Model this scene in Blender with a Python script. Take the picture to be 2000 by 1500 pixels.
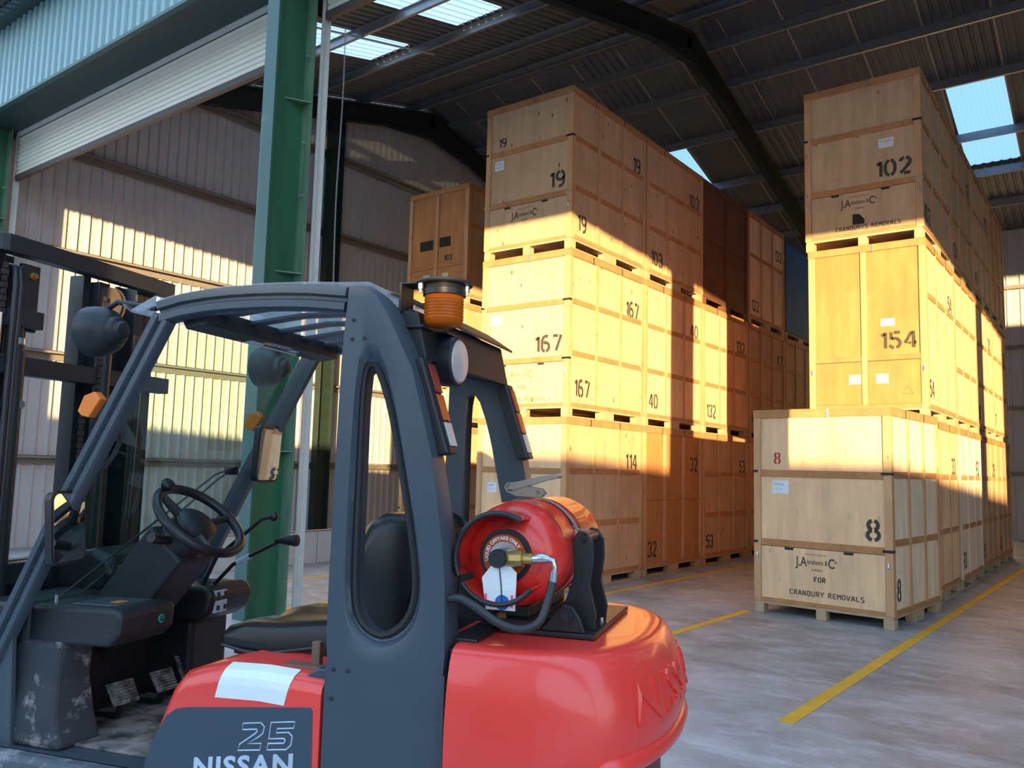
import bpy, bmesh, math, random
from mathutils import Vector, Matrix, Euler
random.seed(7)
S = bpy.context.scene
for o in list(bpy.data.objects):
    bpy.data.objects.remove(o)
COL = S.collection
R = math.radians

# ------------------------------------------------------------------ camera
# metres; X runs along the facade (to the right), Y into the building, Z up; the eye is 1.6 m above the floor
def unit(v):
    return Vector(v).normalized()
F_PX = 1600.0
dY = unit((1210.0, 195.0, F_PX))
dX = -unit((-2100.0, 108.0, F_PX))
dX = (dX - dX.dot(dY) * dY).normalized()
dZ = dX.cross(dY)
if dZ.y > 0:
    dZ = -dZ
cam_d = bpy.data.cameras.new('camera')
cam = bpy.data.objects.new('camera', cam_d)
COL.objects.link(cam)
right = Vector((dX.x, dY.x, dZ.x)); down = Vector((dX.y, dY.y, dZ.y)); fwd = Vector((dX.z, dY.z, dZ.z))
m = Matrix((right, -down, -fwd)).transposed().to_4x4()
m.translation = Vector((0, 0, 1.6))
cam.matrix_world = m
cam_d.sensor_width = 36.0
cam_d.lens = F_PX / 2000.0 * 36.0
cam_d.clip_start = 0.05
cam_d.clip_end = 300
S.camera = cam

# ------------------------------------------------------------------ sky, sun, exposure
S.view_settings.view_transform = 'Standard'
S.view_settings.look = 'None'
S.view_settings.exposure = 0.16
S.view_settings.gamma = 1.0
S.view_settings.use_curve_mapping = False

w = bpy.data.worlds.new('evening_sky'); S.world = w; w.use_nodes = True
nt = w.node_tree; nt.nodes.clear()
wo = nt.nodes.new('ShaderNodeOutputWorld'); bg = nt.nodes.new('ShaderNodeBackground')
tc = nt.nodes.new('ShaderNodeTexCoord'); sp = nt.nodes.new('ShaderNodeSeparateXYZ'); rp = nt.nodes.new('ShaderNodeValToRGB')
nt.links.new(tc.outputs['Generated'], sp.inputs[0]); nt.links.new(sp.outputs['Z'], rp.inputs[0])
e = rp.color_ramp.elements
e[0].position = 0.0; e[0].color = (0.95, 0.86, 0.78, 1)
e[1].position = 0.75; e[1].color = (0.36, 0.60, 0.92, 1)
k = e.new(0.12); k.color = (0.80, 0.86, 0.92, 1)
k = e.new(0.35); k.color = (0.50, 0.72, 0.95, 1)
nt.links.new(rp.outputs[0], bg.inputs[0]); bg.inputs[1].default_value = 2.5
nt.links.new(bg.outputs[0], wo.inputs[0])

sun_d = bpy.data.lights.new('low_evening_sun', 'SUN')
sun_d.energy = 15.0; sun_d.color = (1.0, 0.69, 0.32); sun_d.angle = R(0.42)
sun = bpy.data.objects.new('low_evening_sun', sun_d); COL.objects.link(sun)
sun_dir = Vector((-0.80, 1.0, -0.055)).normalized()
sun.rotation_euler = sun_dir.to_track_quat('-Z', 'Y').to_euler()
sun.location = (20, -25, 12)

# ------------------------------------------------------------------ materials
def _new(name):
    mt = bpy.data.materials.new(name); mt.use_nodes = True
    n = mt.node_tree; n.nodes.clear()
    out = n.nodes.new('ShaderNodeOutputMaterial'); b = n.nodes.new('ShaderNodeBsdfPrincipled')
    n.links.new(b.outputs[0], out.inputs[0])
    return mt, n, b, out
def c4(c):
    return (c[0], c[1], c[2], 1)
def mul(c, k):
    return tuple(min(1, x * k) for x in c)
def coords(n, scale, obj_random=True):
    tcn = n.nodes.new('ShaderNodeTexCoord'); mp = n.nodes.new('ShaderNodeMapping'); mp.inputs['Scale'].default_value = scale
    if obj_random:
        oi = n.nodes.new('ShaderNodeObjectInfo'); mm = n.nodes.new('ShaderNodeMath'); mm.operation = 'MULTIPLY'; mm.inputs[1].default_value = 40
        n.links.new(oi.outputs['Random'], mm.inputs[0])
        ad = n.nodes.new('ShaderNodeVectorMath'); ad.operation = 'ADD'
        n.links.new(tcn.outputs['Object'], ad.inputs[0]); n.links.new(mm.outputs[0], ad.inputs[1])
        n.links.new(ad.outputs[0], mp.inputs[0])
    else:
        n.links.new(tcn.outputs['Object'], mp.inputs[0])
    return mp.outputs[0]
def noise(n, vec, scale, detail=4, rough=0.6):
    t = n.nodes.new('ShaderNodeTexNoise'); t.inputs['Scale'].default_value = scale
    t.inputs['Detail'].default_value = detail; t.inputs['Roughness'].default_value = rough
    n.links.new(vec, t.inputs['Vector']); return t.outputs['Fac']
def ramp(n, fac, stops):
    r = n.nodes.new('ShaderNodeValToRGB'); el = r.color_ramp.elements
    el[0].position, el[0].color = stops[0][0], c4(stops[0][1]); el[1].position, el[1].color = stops[-1][0], c4(stops[-1][1])
    for p, c in stops[1:-1]:
        q = el.new(p); q.color = c4(c)
    n.links.new(fac, r.inputs[0]); return r.outputs[0]
def mix(n, a, b_, fac, mode='MIX'):
    x = n.nodes.new('ShaderNodeMix'); x.data_type = 'RGBA'; x.blend_type = mode
    for sock, v in ((x.inputs[6], a), (x.inputs[7], b_), (x.inputs[0], fac)):
        if isinstance(v, (tuple, list)):
            sock.default_value = c4(v)
        elif isinstance(v, (int, float)):
            sock.default_value = v
        else:
            n.links.new(v, sock)
    return x.outputs[2]
def mat(name, col, rough=0.5, metal=0.0, var=0.12, scale=6.0, bump=0.0, stretch=(1, 1, 1), spec=0.5, coat=0.0):
    mt, n, b, out = _new(name)
    v = coords(n, stretch)
    f = noise(n, v, scale)
    n.links.new(ramp(n, f, [(0.25, mul(col, 1 - var)), (0.75, mul(col, 1 + var))]), b.inputs['Base Color'])
    b.inputs['Roughness'].default_value = rough; b.inputs['Metallic'].default_value = metal
    b.inputs['Specular IOR Level'].default_value = spec
    b.inputs['Coat Weight'].default_value = coat
    if bump:
        bp = n.nodes.new('ShaderNodeBump'); bp.inputs['Strength'].default_value = bump; bp.inputs['Distance'].default_value = 0.01
        n.links.new(f, bp.inputs['Height']); n.links.new(bp.outputs[0], b.inputs['Normal'])
    return mt
def ply(name, col, knots=0.5, rough=0.62, knot_col=(0.16, 0.07, 0.03)):
    mt, n, b, out = _new(name)
    v = coords(n, (3.5, 3.5, 0.5))
    f = noise(n, v, 2.2, 6, 0.65)
    c = ramp(n, f, [(0.25, mul(col, 0.76)), (0.5, col), (0.72, mul(col, 1.16))])
    v2 = coords(n, (1, 1, 1)); f2 = noise(n, v2, 1.3, 2)
    c = mix(n, c, mul(col, 0.80), ramp(n, f2, [(0.45, (0, 0, 0)), (0.75, (0.7, 0.7, 0.7))]))
    if knots:
        v3 = coords(n, (1, 1, 0.42))
        vo = n.nodes.new('ShaderNodeTexVoronoi'); vo.inputs['Scale'].default_value = 6.6; n.links.new(v3, vo.inputs['Vector'])
        k_ = ramp(n, vo.outputs['Distance'], [(0.0, (knots, knots, knots)), (0.06, (knots, knots, knots)), (0.13, (0, 0, 0))])
        c = mix(n, c, knot_col, k_)
    n.links.new(c, b.inputs['Base Color'])
    b.inputs['Roughness'].default_value = rough; b.inputs['Specular IOR Level'].default_value = 0.10
    return mt
def glassy(name, tint, milk=0.0, rough=0.02, ior=1.5):
    """thin clear sheet: tinted see-through, a little milkiness, Fresnel reflection"""
    mt = bpy.data.materials.new(name); mt.use_nodes = True; n = mt.node_tree; n.nodes.clear()
    out = n.nodes.new('ShaderNodeOutputMaterial'); tr = n.nodes.new('ShaderNodeBsdfTransparent'); gl = n.nodes.new('ShaderNodeBsdfGlossy'); tl = n.nodes.new('ShaderNodeBsdfTranslucent')
    tr.inputs[0].default_value = c4(tint); gl.inputs['Roughness'].default_value = rough; tl.inputs[0].default_value = (0.8, 0.82, 0.85, 1)
    m1 = n.nodes.new('ShaderNodeMixShader'); m1.inputs[0].default_value = milk
    fr = n.nodes.new('ShaderNodeFresnel'); ge = n.nodes.new('ShaderNodeNewGeometry'); mr = n.nodes.new('ShaderNodeMapRange')
    mr.inputs['To Min'].default_value = ior; mr.inputs['To Max'].default_value = 1.0 / ior   # a thin sheet reflects alike from both sides
    n.links.new(ge.outputs['Backfacing'], mr.inputs['Value']); n.links.new(mr.outputs[0], fr.inputs['IOR'])
    m2 = n.nodes.new('ShaderNodeMixShader')
    n.links.new(tr.outputs[0], m1.inputs[1]); n.links.new(tl.outputs[0], m1.inputs[2])
    n.links.new(fr.outputs[0], m2.inputs[0]); n.links.new(m1.outputs[0], m2.inputs[1]); n.links.new(gl.outputs[0], m2.inputs[2]); n.links.new(m2.outputs[0], out.inputs[0])
    return mt

PLY = {
    'pale': ply('plywood_pale', (0.60, 0.405, 0.24), 0.9),
    'knotty': ply('plywood_knotty', (0.63, 0.46, 0.29), 0.95),
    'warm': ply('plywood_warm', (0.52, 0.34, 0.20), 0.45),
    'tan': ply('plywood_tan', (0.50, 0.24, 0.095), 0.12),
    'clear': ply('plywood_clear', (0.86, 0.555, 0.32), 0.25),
    'brown': ply('plywood_dark_brown', (0.17, 0.075, 0.04), 0.1),
    'white': ply('board_white', (0.90, 0.67, 0.46), 0.15),
    'blue': ply('board_blue', (0.004, 0.15, 0.42), 0.0),
}
TIMBER = {
    'orange': ply('timber_orange', (0.49, 0.235, 0.10), 0.25),
    'post': ply('timber_post', (0.62, 0.355, 0.185), 0.5),
    'brown': ply('timber_dark_brown', (0.16, 0.075, 0.04), 0.1),
    'white': ply('timber_white', (0.66, 0.58, 0.48), 0.2),
    'skid': ply('timber_skid', (0.50, 0.36, 0.22), 0.3),
    'blue': ply('timber_blue', (0.02, 0.07, 0.15), 0.0),
}
M = {}
M['stencil'] = mat('stencil_paint', (0.062, 0.045, 0.033), 0.7, var=0.4, scale=20)
M['stencil_faint'] = mat('stencil_paint_faded', (0.28, 0.19, 0.10), 0.7, var=0.25, scale=20)
M['stencil_red'] = mat('stencil_paint_red', (0.42, 0.045, 0.03), 0.7, var=0.2, scale=20)
M['paper'] = mat('white_paper', (0.74, 0.76, 0.80), 0.6, var=0.04)
M['card'] = mat('cream_card', (0.72, 0.64, 0.44), 0.6, var=0.04)
M['pen'] = mat('pen_ink', (0.20, 0.22, 0.38), 0.7)
M['zinc'] = mat('zinc_clip', (0.72, 0.72, 0.72), 0.28, 0.9)
M['iron'] = mat('black_iron_strap', (0.02, 0.018, 0.018), 0.5, 0.3)
M['dark'] = mat('black_card', (0.02, 0.016, 0.013), 0.8)
M['green'] = mat('green_steel_paint', (0.030, 0.120, 0.060), 0.38, var=0.18, scale=2.5, stretch=(3, 3, 0.4))
M['teal'] = mat('teal_trim_and_sky_tint', (0.040, 0.108, 0.102), 0.45, var=0.07, scale=2)  # teal trims; on the post fronts it paints in sky reflection
M['clad'] = mat('teal_cladding', (0.29, 0.44, 0.45), 0.45, var=0.05)
M['flange'] = mat('sky_lightened_green', (0.11, 0.20, 0.125), 0.5, var=0.3, scale=5, stretch=(3, 3, 0.5))  # the green post paint, lightened to put sky light into its colour
M['soffit'] = mat('green_soffit', (0.028, 0.047, 0.042), 0.5, var=0.15, scale=1.5)
M['dark_steel'] = mat('dark_green_steel', (0.012, 0.028, 0.022), 0.6, var=0.25)
M['rafter'] = mat('black_green_rafter', (0.012, 0.020, 0.020), 0.6, var=0.2)
M['galv'] = mat('galvanised_steel', (0.34, 0.35, 0.36), 0.42, 0.55, var=0.1)
M['girt'] = mat('girt_steel', (0.23, 0.205, 0.18), 0.55, 0.1, var=0.1)
M['liner'] = mat('wall_liner', (0.53, 0.505, 0.50), 0.55, var=0.05, scale=1.5)
M['roofing'] = mat('roof_liner', (0.138, 0.144, 0.156), 0.6, var=0.12, scale=1.2)
M['joint'] = mat('roof_joint_tape', (0.42, 0.36, 0.32), 0.6)
M['shutter'] = mat('cream_shutter', (0.70, 0.68, 0.58), 0.42, var=0.06, scale=3, stretch=(0.3, 1, 4))
M['guide'] = mat('pale_guide_rail', (0.66, 0.66, 0.62), 0.4, 0.2, var=0.08)
M['rubber'] = mat('black_rubber', (0.014, 0.014, 0.015), 0.6)
M['yellow'] = mat('yellow_floor_paint', (0.72, 0.42, 0.035), 0.55, var=0.14, scale=4)
M['barrier'] = mat('pale_concrete', (0.58, 0.57, 0.56), 0.7, var=0.07, scale=4)
M['barb'] = mat('brown_bottom_bar', (0.07, 0.052, 0.045), 0.6)
M['sun_block'] = mat('sun_block_brick', (0.22, 0.14, 0.10), 0.9, var=0.2, scale=3)  # for the unseen walls and piers added to block the sun

def concrete():
    mt, n, b, out = _new('power_floated_concrete')
    v = coords(n, (1, 1, 1), False)
    def rot(deg, sc):
        q = n.nodes.new('ShaderNodeMapping'); q.inputs['Rotation'].default_value = (0, 0, R(deg)); q.inputs['Scale'].default_value = sc
        n.links.new(v, q.inputs[0]); return q.outputs[0]
    base = ramp(n, noise(n, v, 0.6, 7, 0.66), [(0.30, (0.200, 0.212, 0.222)), (0.5, (0.310, 0.330, 0.342)), (0.70, (0.41, 0.44, 0.46))])
    st = ramp(n, noise(n, rot(63, (0.9, 2.0, 1)), 1.7, 7, 0.72), [(0.50, (0, 0, 0)), (0.66, (0.7, 0.7, 0.7))])
    c = mix(n, base, (0.52, 0.54, 0.59), st)
    st2 = ramp(n, noise(n, rot(-12, (0.9, 1.7, 1)), 1.9, 7, 0.72), [(0.53, (0, 0, 0)), (0.68, (0.75, 0.75, 0.75))])
    c = mix(n, c, (0.55, 0.57, 0.62), st2)
    dk = ramp(n, noise(n, rot(-35, (0.8, 1.5, 1)), 1.3, 6, 0.68), [(0.50, (0, 0, 0)), (0.72, (0.75, 0.75, 0.75))])
    c = mix(n, c, (0.135, 0.13, 0.135), dk)
    # scuffs left by wheels and skids, and small dark spots
    sc_ = ramp(n, noise(n, rot(28, (0.35, 9.0, 1)), 2.4, 4, 0.6), [(0.66, (0, 0, 0)), (0.72, (0.6, 0.6, 0.6))])
    c = mix(n, c, (0.62, 0.64, 0.68), sc_)
    vo = n.nodes.new('ShaderNodeTexVoronoi'); vo.inputs['Scale'].default_value = 2.2; n.links.new(v, vo.inputs['Vector'])
    c = mix(n, c, (0.05, 0.045, 0.045), ramp(n, vo.outputs['Distance'], [(0.0, (0.8, 0.8, 0.8)), (0.022, (0.5, 0.5, 0.5)), (0.034, (0, 0, 0))]))
    n.links.new(c, b.inputs['Base Color'])
    b.inputs['Roughness'].default_value = 0.48; b.inputs['Specular IOR Level'].default_value = 0.4
    return mt
M['concrete'] = concrete()
def sheet_glass():
    mt = bpy.data.materials.new('rooflight_sheet'); mt.use_nodes = True; n = mt.node_tree; n.nodes.clear()
    out = n.nodes.new('ShaderNodeOutputMaterial'); tr = n.nodes.new('ShaderNodeBsdfTransparent'); tl = n.nodes.new('ShaderNodeBsdfTranslucent')
    tr.inputs[0].default_value = (0.36, 0.46, 0.56, 1); tl.inputs[0].default_value = (0.31, 0.43, 0.57, 1)
    ms = n.nodes.new('ShaderNodeMixShader'); ms.inputs[0].default_value = 0.94
    n.links.new(tr.outputs[0], ms.inputs[1]); n.links.new(tl.outputs[0], ms.inputs[2]); n.links.new(ms.outputs[0], out.inputs[0])
    return mt
M['rooflight'] = sheet_glass()

# ------------------------------------------------------------------ mesh helpers
class MB:
    """collects shapes and links them as ONE mesh object"""
    def __init__(self):
        self.bm = bmesh.new()
    def box(self, x0, x1, y0, y1, z0, z1, mx=None):
        vs = [self.bm.verts.new(p) for p in ((x0, y0, z0), (x1, y0, z0), (x1, y1, z0), (x0, y1, z0), (x0, y0, z1), (x1, y0, z1), (x1, y1, z1), (x0, y1, z1))]
        for f in ((3, 2, 1, 0), (4, 5, 6, 7), (0, 1, 5, 4), (1, 2, 6, 5), (2, 3, 7, 6), (3, 0, 4, 7)):
            self.bm.faces.new([vs[i] for i in f])
        if mx is not None:
            for q in vs:
                q.co = mx @ q.co
        return self
    def prism(self, pts, axis, a0, a1, mx=None):
        """closed outline pts (2-D) extruded along axis 0/1/2 from a0 to a1"""
        def P(p, a):
            if axis == 0: return (a, p[0], p[1])
            if axis == 1: return (p[0], a, p[1])
            return (p[0], p[1], a)
        A = [self.bm.verts.new(P(p, a0)) for p in pts]; B = [self.bm.verts.new(P(p, a1)) for p in pts]
        n = len(pts)
        self.bm.faces.new(A); self.bm.faces.new(B[::-1])
        for i in range(n):
            self.bm.faces.new((A[i], B[i], B[(i + 1) % n], A[(i + 1) % n]))
        if mx is not None:
            for q in A + B:
                q.co = mx @ q.co
        return self
    def loft(self, rings, closed=True, caps=True, torus=False):
        vr = [[self.bm.verts.new(p) for p in r] for r in rings]
        n = len(rings[0]); m_ = len(vr)
        for a in range(m_ if torus else m_ - 1):
            b_ = (a + 1) % m_
            for i in range(n if closed else n - 1):
                j = (i + 1) % n
                self.bm.faces.new((vr[a][i], vr[a][j], vr[b_][j], vr[b_][i]))
        if caps and not torus and closed:
            self.bm.faces.new(vr[0][::-1]); self.bm.faces.new(vr[-1])
        return self
    def tube(self, pts, r, seg=10, closed=False):
        pts = [Vector(p) for p in pts]; rings = []; n = len(pts)
        up = None
        for i, p in enumerate(pts):
            if closed:
                t = (pts[(i + 1) % n] - pts[i - 1])
            else:
                t = pts[min(i + 1, n - 1)] - pts[max(i - 1, 0)]
            t.normalize()
            if up is None:
                up = t.orthogonal().normalized()
            up = (up - up.dot(t) * t)
            up = up.normalized() if up.length > 1e-6 else t.orthogonal().normalized()
            s_ = t.cross(up); rr = r[i] if isinstance(r, (list, tuple)) else r
            rings.append([p + (up * math.cos(2 * math.pi * k_ / seg) + s_ * math.sin(2 * math.pi * k_ / seg)) * rr for k_ in range(seg)])
        return self.loft(rings, True, True, closed)
    def lathe(self, prof, origin, axis, seg=32):
        """prof = [(distance along axis, radius)]"""
        ax = Vector(axis).normalized(); u_ = ax.orthogonal().normalized(); v_ = ax.cross(u_); o = Vector(origin)
        rings = [[o + ax * d + (u_ * math.cos(2 * math.pi * k_ / seg) + v_ * math.sin(2 * math.pi * k_ / seg)) * max(r, 1e-4) for k_ in range(seg)] for d, r in prof]
        return self.loft(rings)
    def build(self, name, material, parent=None, bevel=0.0, smooth=False, seg=2, kind=None):
        bmesh.ops.recalc_face_normals(self.bm, faces=self.bm.faces[:])
        me = bpy.data.meshes.new(name); self.bm.to_mesh(me); self.bm.free()
        o = bpy.data.objects.new(name, me); COL.objects.link(o)
        mats = material if isinstance(material, (list, tuple)) else [material]
        for x in mats:
            me.materials.append(x)
        if smooth:
            for p in me.polygons:
                p.use_smooth = True
            try:
                me.set_sharp_from_angle(angle=R(38))
            except Exception:
                pass
        if bevel:
            b = o.modifiers.new('bevel', 'BEVEL'); b.width = bevel; b.segments = seg; b.limit_method = 'ANGLE'; b.angle_limit = R(40)
            b.harden_normals = False
        if parent is not None:
            o.parent = parent
        if kind:
            o['kind'] = kind
        return o
def thing(name, label, cat, loc=(0, 0, 0), rz=0.0, group=None):
    o = bpy.data.objects.new(name, None); COL.objects.link(o)
    o.empty_display_size = 0.2
    o.location = loc; o.rotation_euler = (0, 0, rz)
    o['label'] = label; o['category'] = cat
    if group: o['group'] = group
    return o
def tag(o, label, cat, group=None):
    o['label'] = label; o['category'] = cat
    if group: o['group'] = group
    return o

_txt = {}
def text_mesh(body, height, bold=0.0, xscale=1.0, depth=0.001, outline=0.0, shear=0.0, spacing=1.0):
    """lettering as (verts, faces) in the XY plane, lower left at 0,0; height = capital height"""
    key = (body, height, bold, xscale, depth, outline, shear, spacing)
    if key in _txt: return _txt[key]
    cu = bpy.data.curves.new('lettering', 'FONT'); cu.body = body; cu.size = height / 0.70; cu.offset = bold
    cu.space_character = spacing; cu.shear = shear
    if outline:
        cu.fill_mode = 'NONE' if hasattr(cu, 'fill_mode') else cu.fill_mode
        cu.bevel_depth = outline; cu.bevel_resolution = 0
    else:
        cu.extrude = depth
    cu.resolution_u = 3
    o = bpy.data.objects.new('lettering', cu); COL.objects.link(o)
    bpy.context.view_layer.update()
    dg = bpy.context.evaluated_depsgraph_get()
    me = bpy.data.meshes.new_from_object(o.evaluated_get(dg))
    vs = [Vector((v.co.x * xscale, v.co.y, v.co.z)) for v in me.vertices]; fs = [tuple(p.vertices) for p in me.polygons]
    bpy.data.objects.remove(o); bpy.data.curves.remove(cu); bpy.data.meshes.remove(me)
    if vs:
        x0 = min(v.x for v in vs)
        for v in vs: v.x -= x0
    _txt[key] = (vs, fs)
    return vs, fs
def place_text(tm, name, material, parent, fn, label=None):
    vs, fs = tm
    me = bpy.data.meshes.new(name); me.from_pydata([fn(v) for v in vs], [], fs); me.materials.append(material)
    o = bpy.data.objects.new(name, me); COL.objects.link(o); o.parent = parent
    if label: o['label'] = label
    return o

# stencilled digits: strokes with the bridges a stencil leaves; unit box 0..0.6 x 0..1
def arc(cx, cy, rx, ry, a0, a1, n=8):
    return [(cx + rx * math.cos(R(a0 + (a1 - a0) * i / n)), cy + ry * math.sin(R(a0 + (a1 - a0) * i / n))) for i in range(n + 1)]
DIG = {
    '0': [arc(.3, .5, .22, .42, 100, 260, 10), arc(.3, .5, .22, .42, -80, 80, 10)],
    '1': [[(.16, .74), (.30, .86)], [(.33, .92), (.33, .08)]],
    '2': [arc(.3, .68, .22, .24, 165, 100, 5), arc(.3, .68, .22, .24, 78, -35, 8) + [(.10, .10)], [(.24, .08), (.53, .08)]],
    '3': [arc(.29, .71, .21, .21, 160, 98, 5), arc(.29, .71, .22, .21, 76, -80, 8), arc(.29, .29, .23, .21, 74, -78, 8), arc(.29, .29, .21, .21, -100, -165, 5)],
    '4': [[(.36, .88), (.08, .32), (.34, .32)], [(.44, .92), (.44, .06)], [(.47, .32), (.56, .32)]],
    '5': [[(.52, .90), (.26, .90)], [(.14, .92), (.14, .52)], arc(.28, .34, .24, .25, 118, -70, 10), arc(.28, .34, .21, .25, -98, -160, 5)],
    '6': [arc(.32, .62, .22, .30, 60, 168, 8) + [(.09, .36)], arc(.3, .32, .21, .24, 170, 262, 7), arc(.3, .32, .21, .24, -80, 120, 10)],
    '7': [[(.08, .90), (.36, .90)], [(.44, .90), (.54, .90), (.26, .08)]],
    '8': [arc(.3, .71, .18, .20, 105, 255, 8), arc(.3, .71, .18, .20, -75, 75, 8), arc(.3, .28, .21, .21, 105, 255, 8), arc(.3, .28, .21, .21, -75, 75, 8)],
    'A': [[(.06, .06), (.27, .94)], [(.33, .94), (.54, .06)], [(.20, .32), (.40, .32)]],
    'B': [[(.12, .06), (.12, .94)], [(.18, .92), (.34, .92)] + arc(.34, .72, .16, .20, 80, -80, 6), arc(.34, .28, .19, .22, 80, -80, 6) + [(.18, .08)]],
    'C': [arc(.32, .5, .22, .43, 100, 260, 10), arc(.32, .5, .22, .43, 78, 35, 4), arc(.32, .5, .22, .43, -78, -35, 4)],
    'D': [[(.12, .06), (.12, .94)], [(.20, .92), (.30, .92)] + arc(.30, .5, .24, .42, 80, -80, 10) + [(.20, .08)]],
    'E': [[(.13, .06), (.13, .94)], [(.22, .90), (.52, .90)], [(.22, .50), (.44, .50)], [(.22, .10), (.52, .10)]],
    'F': [[(.13, .06), (.13, .94)], [(.22, .90), (.52, .90)], [(.22, .50), (.44, .50)]],
    'L': [[(.13, .06), (.13, .94)], [(.22, .10), (.52, .10)]],
    'M': [[(.07, .06), (.07, .94)], [(.53, .06), (.53, .94)], [(.13, .90), (.30, .40), (.47, .90)]],
    'N': [[(.10, .06), (.10, .94)], [(.50, .06), (.50, .94)], [(.16, .90), (.44, .10)]],
    'O': [arc(.3, .5, .22, .43, 100, 260, 10), arc(.3, .5, .22, .43, -80, 80, 10)],
    'R': [[(.12, .06), (.12, .94)], [(.18, .92), (.32, .92)] + arc(.32, .71, .18, .21, 80, -90, 7) + [(.20, .50)], [(.34, .46), (.52, .06)]],
    'S': [arc(.31, .70, .20, .22, 50, 255, 9), arc(.29, .29, .20, .22, 78, -130, 9)],
    'U': [[(.10, .94), (.10, .30)] + arc(.30, .30, .20, .24, 190, 262, 4), arc(.30, .30, .20, .24, -82, 0, 5) + [(.50, .94)]],
    'V': [[(.06, .94), (.27, .06)], [(.33, .06), (.54, .94)]],
    'Y': [[(.06, .94), (.27, .50)], [(.54, .94), (.33, .50)], [(.30, .44), (.30, .06)]],
    '9': [arc(.3, .68, .21, .24, 80, -100, 10)[::-1], arc(.3, .68, .21, .24, 100, 258, 9), [(.51, .62)] + arc(.28, .38, .22, .30, -8, -110, 7)],
}
def stencil(mb, txt, x, z, h, plane, out, thick=0.0025, xs=1.0, stroke=0.13):
    """plane: fn(a, b, d) -> 3-D point; a right, b up, d outward"""
    for ch in txt:
        if ch == ' ':
            x += h * 0.45 * xs; continue
        for st in DIG[ch]:
            pts = [(x + p[0] * h * xs, z + p[1] * h) for p in st]; hw = stroke * h / 2
            L, Rr = [], []
            for i, p in enumerate(pts):
                a = pts[max(i - 1, 0)]; b = pts[min(i + 1, len(pts) - 1)]
                dx, dz = b[0] - a[0], b[1] - a[1]; l = math.hypot(dx, dz) or 1
                nx, nz = -dz / l * hw * (0.8 if xs < 1 else 1), dx / l * hw
                L.append((p[0] + nx, p[1] + nz)); Rr.append((p[0] - nx, p[1] - nz))
            rings = [[plane(l[0], l[1], out), plane(r[0], r[1], out), plane(r[0], r[1], out + thick), plane(l[0], l[1], out + thick)] for l, r in zip(L, Rr)]
            mb.loft(rings)
        x += h * (0.44 if ch == '1' else 0.66) * xs
    return x
def stencil_w(txt, h, xs=1.0):
    return sum(h * (0.44 if ch == '1' else 0.66) * xs for ch in txt)

# ================================================================== BUILDING
XW, XE = -15.42, 24.0           # gable walls
YF, YR, YB = 5.66, 16.0, 26.5  # facade (shutter plane), ridge, back wall
ZR, SL = 11.5, 0.27            # ridge height and roof slope
def roof_z(y):
    return ZR - SL * abs(y - YR)
def poly(name, pts, material, kind='structure'):
    mb = MB(); mb.bm.faces.new([mb.bm.verts.new(p) for p in pts]); return mb.build(name, material, kind=kind)

mb = MB(); mb.box(-60, 60, -45, 45, -0.3, 0.0); mb.build('floor', M['concrete'], kind='structure')

def corrugated(mb, x_of, prof, z0, z1, lo, hi, pitch, depth, crest=0.35, web=0.12, top=None):
    """vertical-ribbed sheet: prof(s, d) -> (x, y); ribs along z"""
    s = lo; pts = []
    while s < hi:
        a = pitch * (1 - crest - 2 * web)
        for ds, d in ((0, 0), (a, 0), (a + pitch * web, depth), (a + pitch * (web + crest), depth), (pitch, 0)):
            pts.append((s + ds, d))
        s += pitch
    prev = None
    for ss, d in pts:
        x, y = prof(ss, d)
        zt = top(ss) if top else z1
        cur = (mb.bm.verts.new((x, y, z0)), mb.bm.verts.new((x, y, zt)))
        if prev and (ss - prev[2]) > 1e-5:
            mb.bm.faces.new((prev[0], cur[0], cur[1], prev[1]))
        prev = (cur[0], cur[1], ss)

mb = MB(); corrugated(mb, None, lambda s, d: (XW + d, s), 0, 0, YF - 0.4, YB + 0.2, 0.212, 0.035, 0.16, 0.10, top=lambda s: roof_z(s) - 0.02)
mb.box(XW - 0.12, XW - 0.09, YF - 0.4, YB + 0.2, 0, 8.6)
mb.build('wall_left', M['liner'], kind='structure')
mb = MB(); corrugated(mb, None, lambda s, d: (s, YB - d), 0, roof_z(YB), XW, XE, 0.33, 0.03, 0.1, 0.06)
mb.box(XW, XE, YB + 0.05, YB + 0.08, 0, roof_z(YB)); mb.build('wall_back', M['liner'], kind='structure')
mb = MB(); corrugated(mb, None, lambda s, d: (XE - d, s), 0, 0, YF - 0.4, YB + 0.2, 0.33, 0.03, 0.2, 0.1, top=lambda s: roof_z(s) - 0.02)
mb.box(XE + 0.05, XE + 0.08, YF - 0.4, YB + 0.2, 0, 8.6); mb.build('wall_right', M['liner'], kind='structure')

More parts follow.
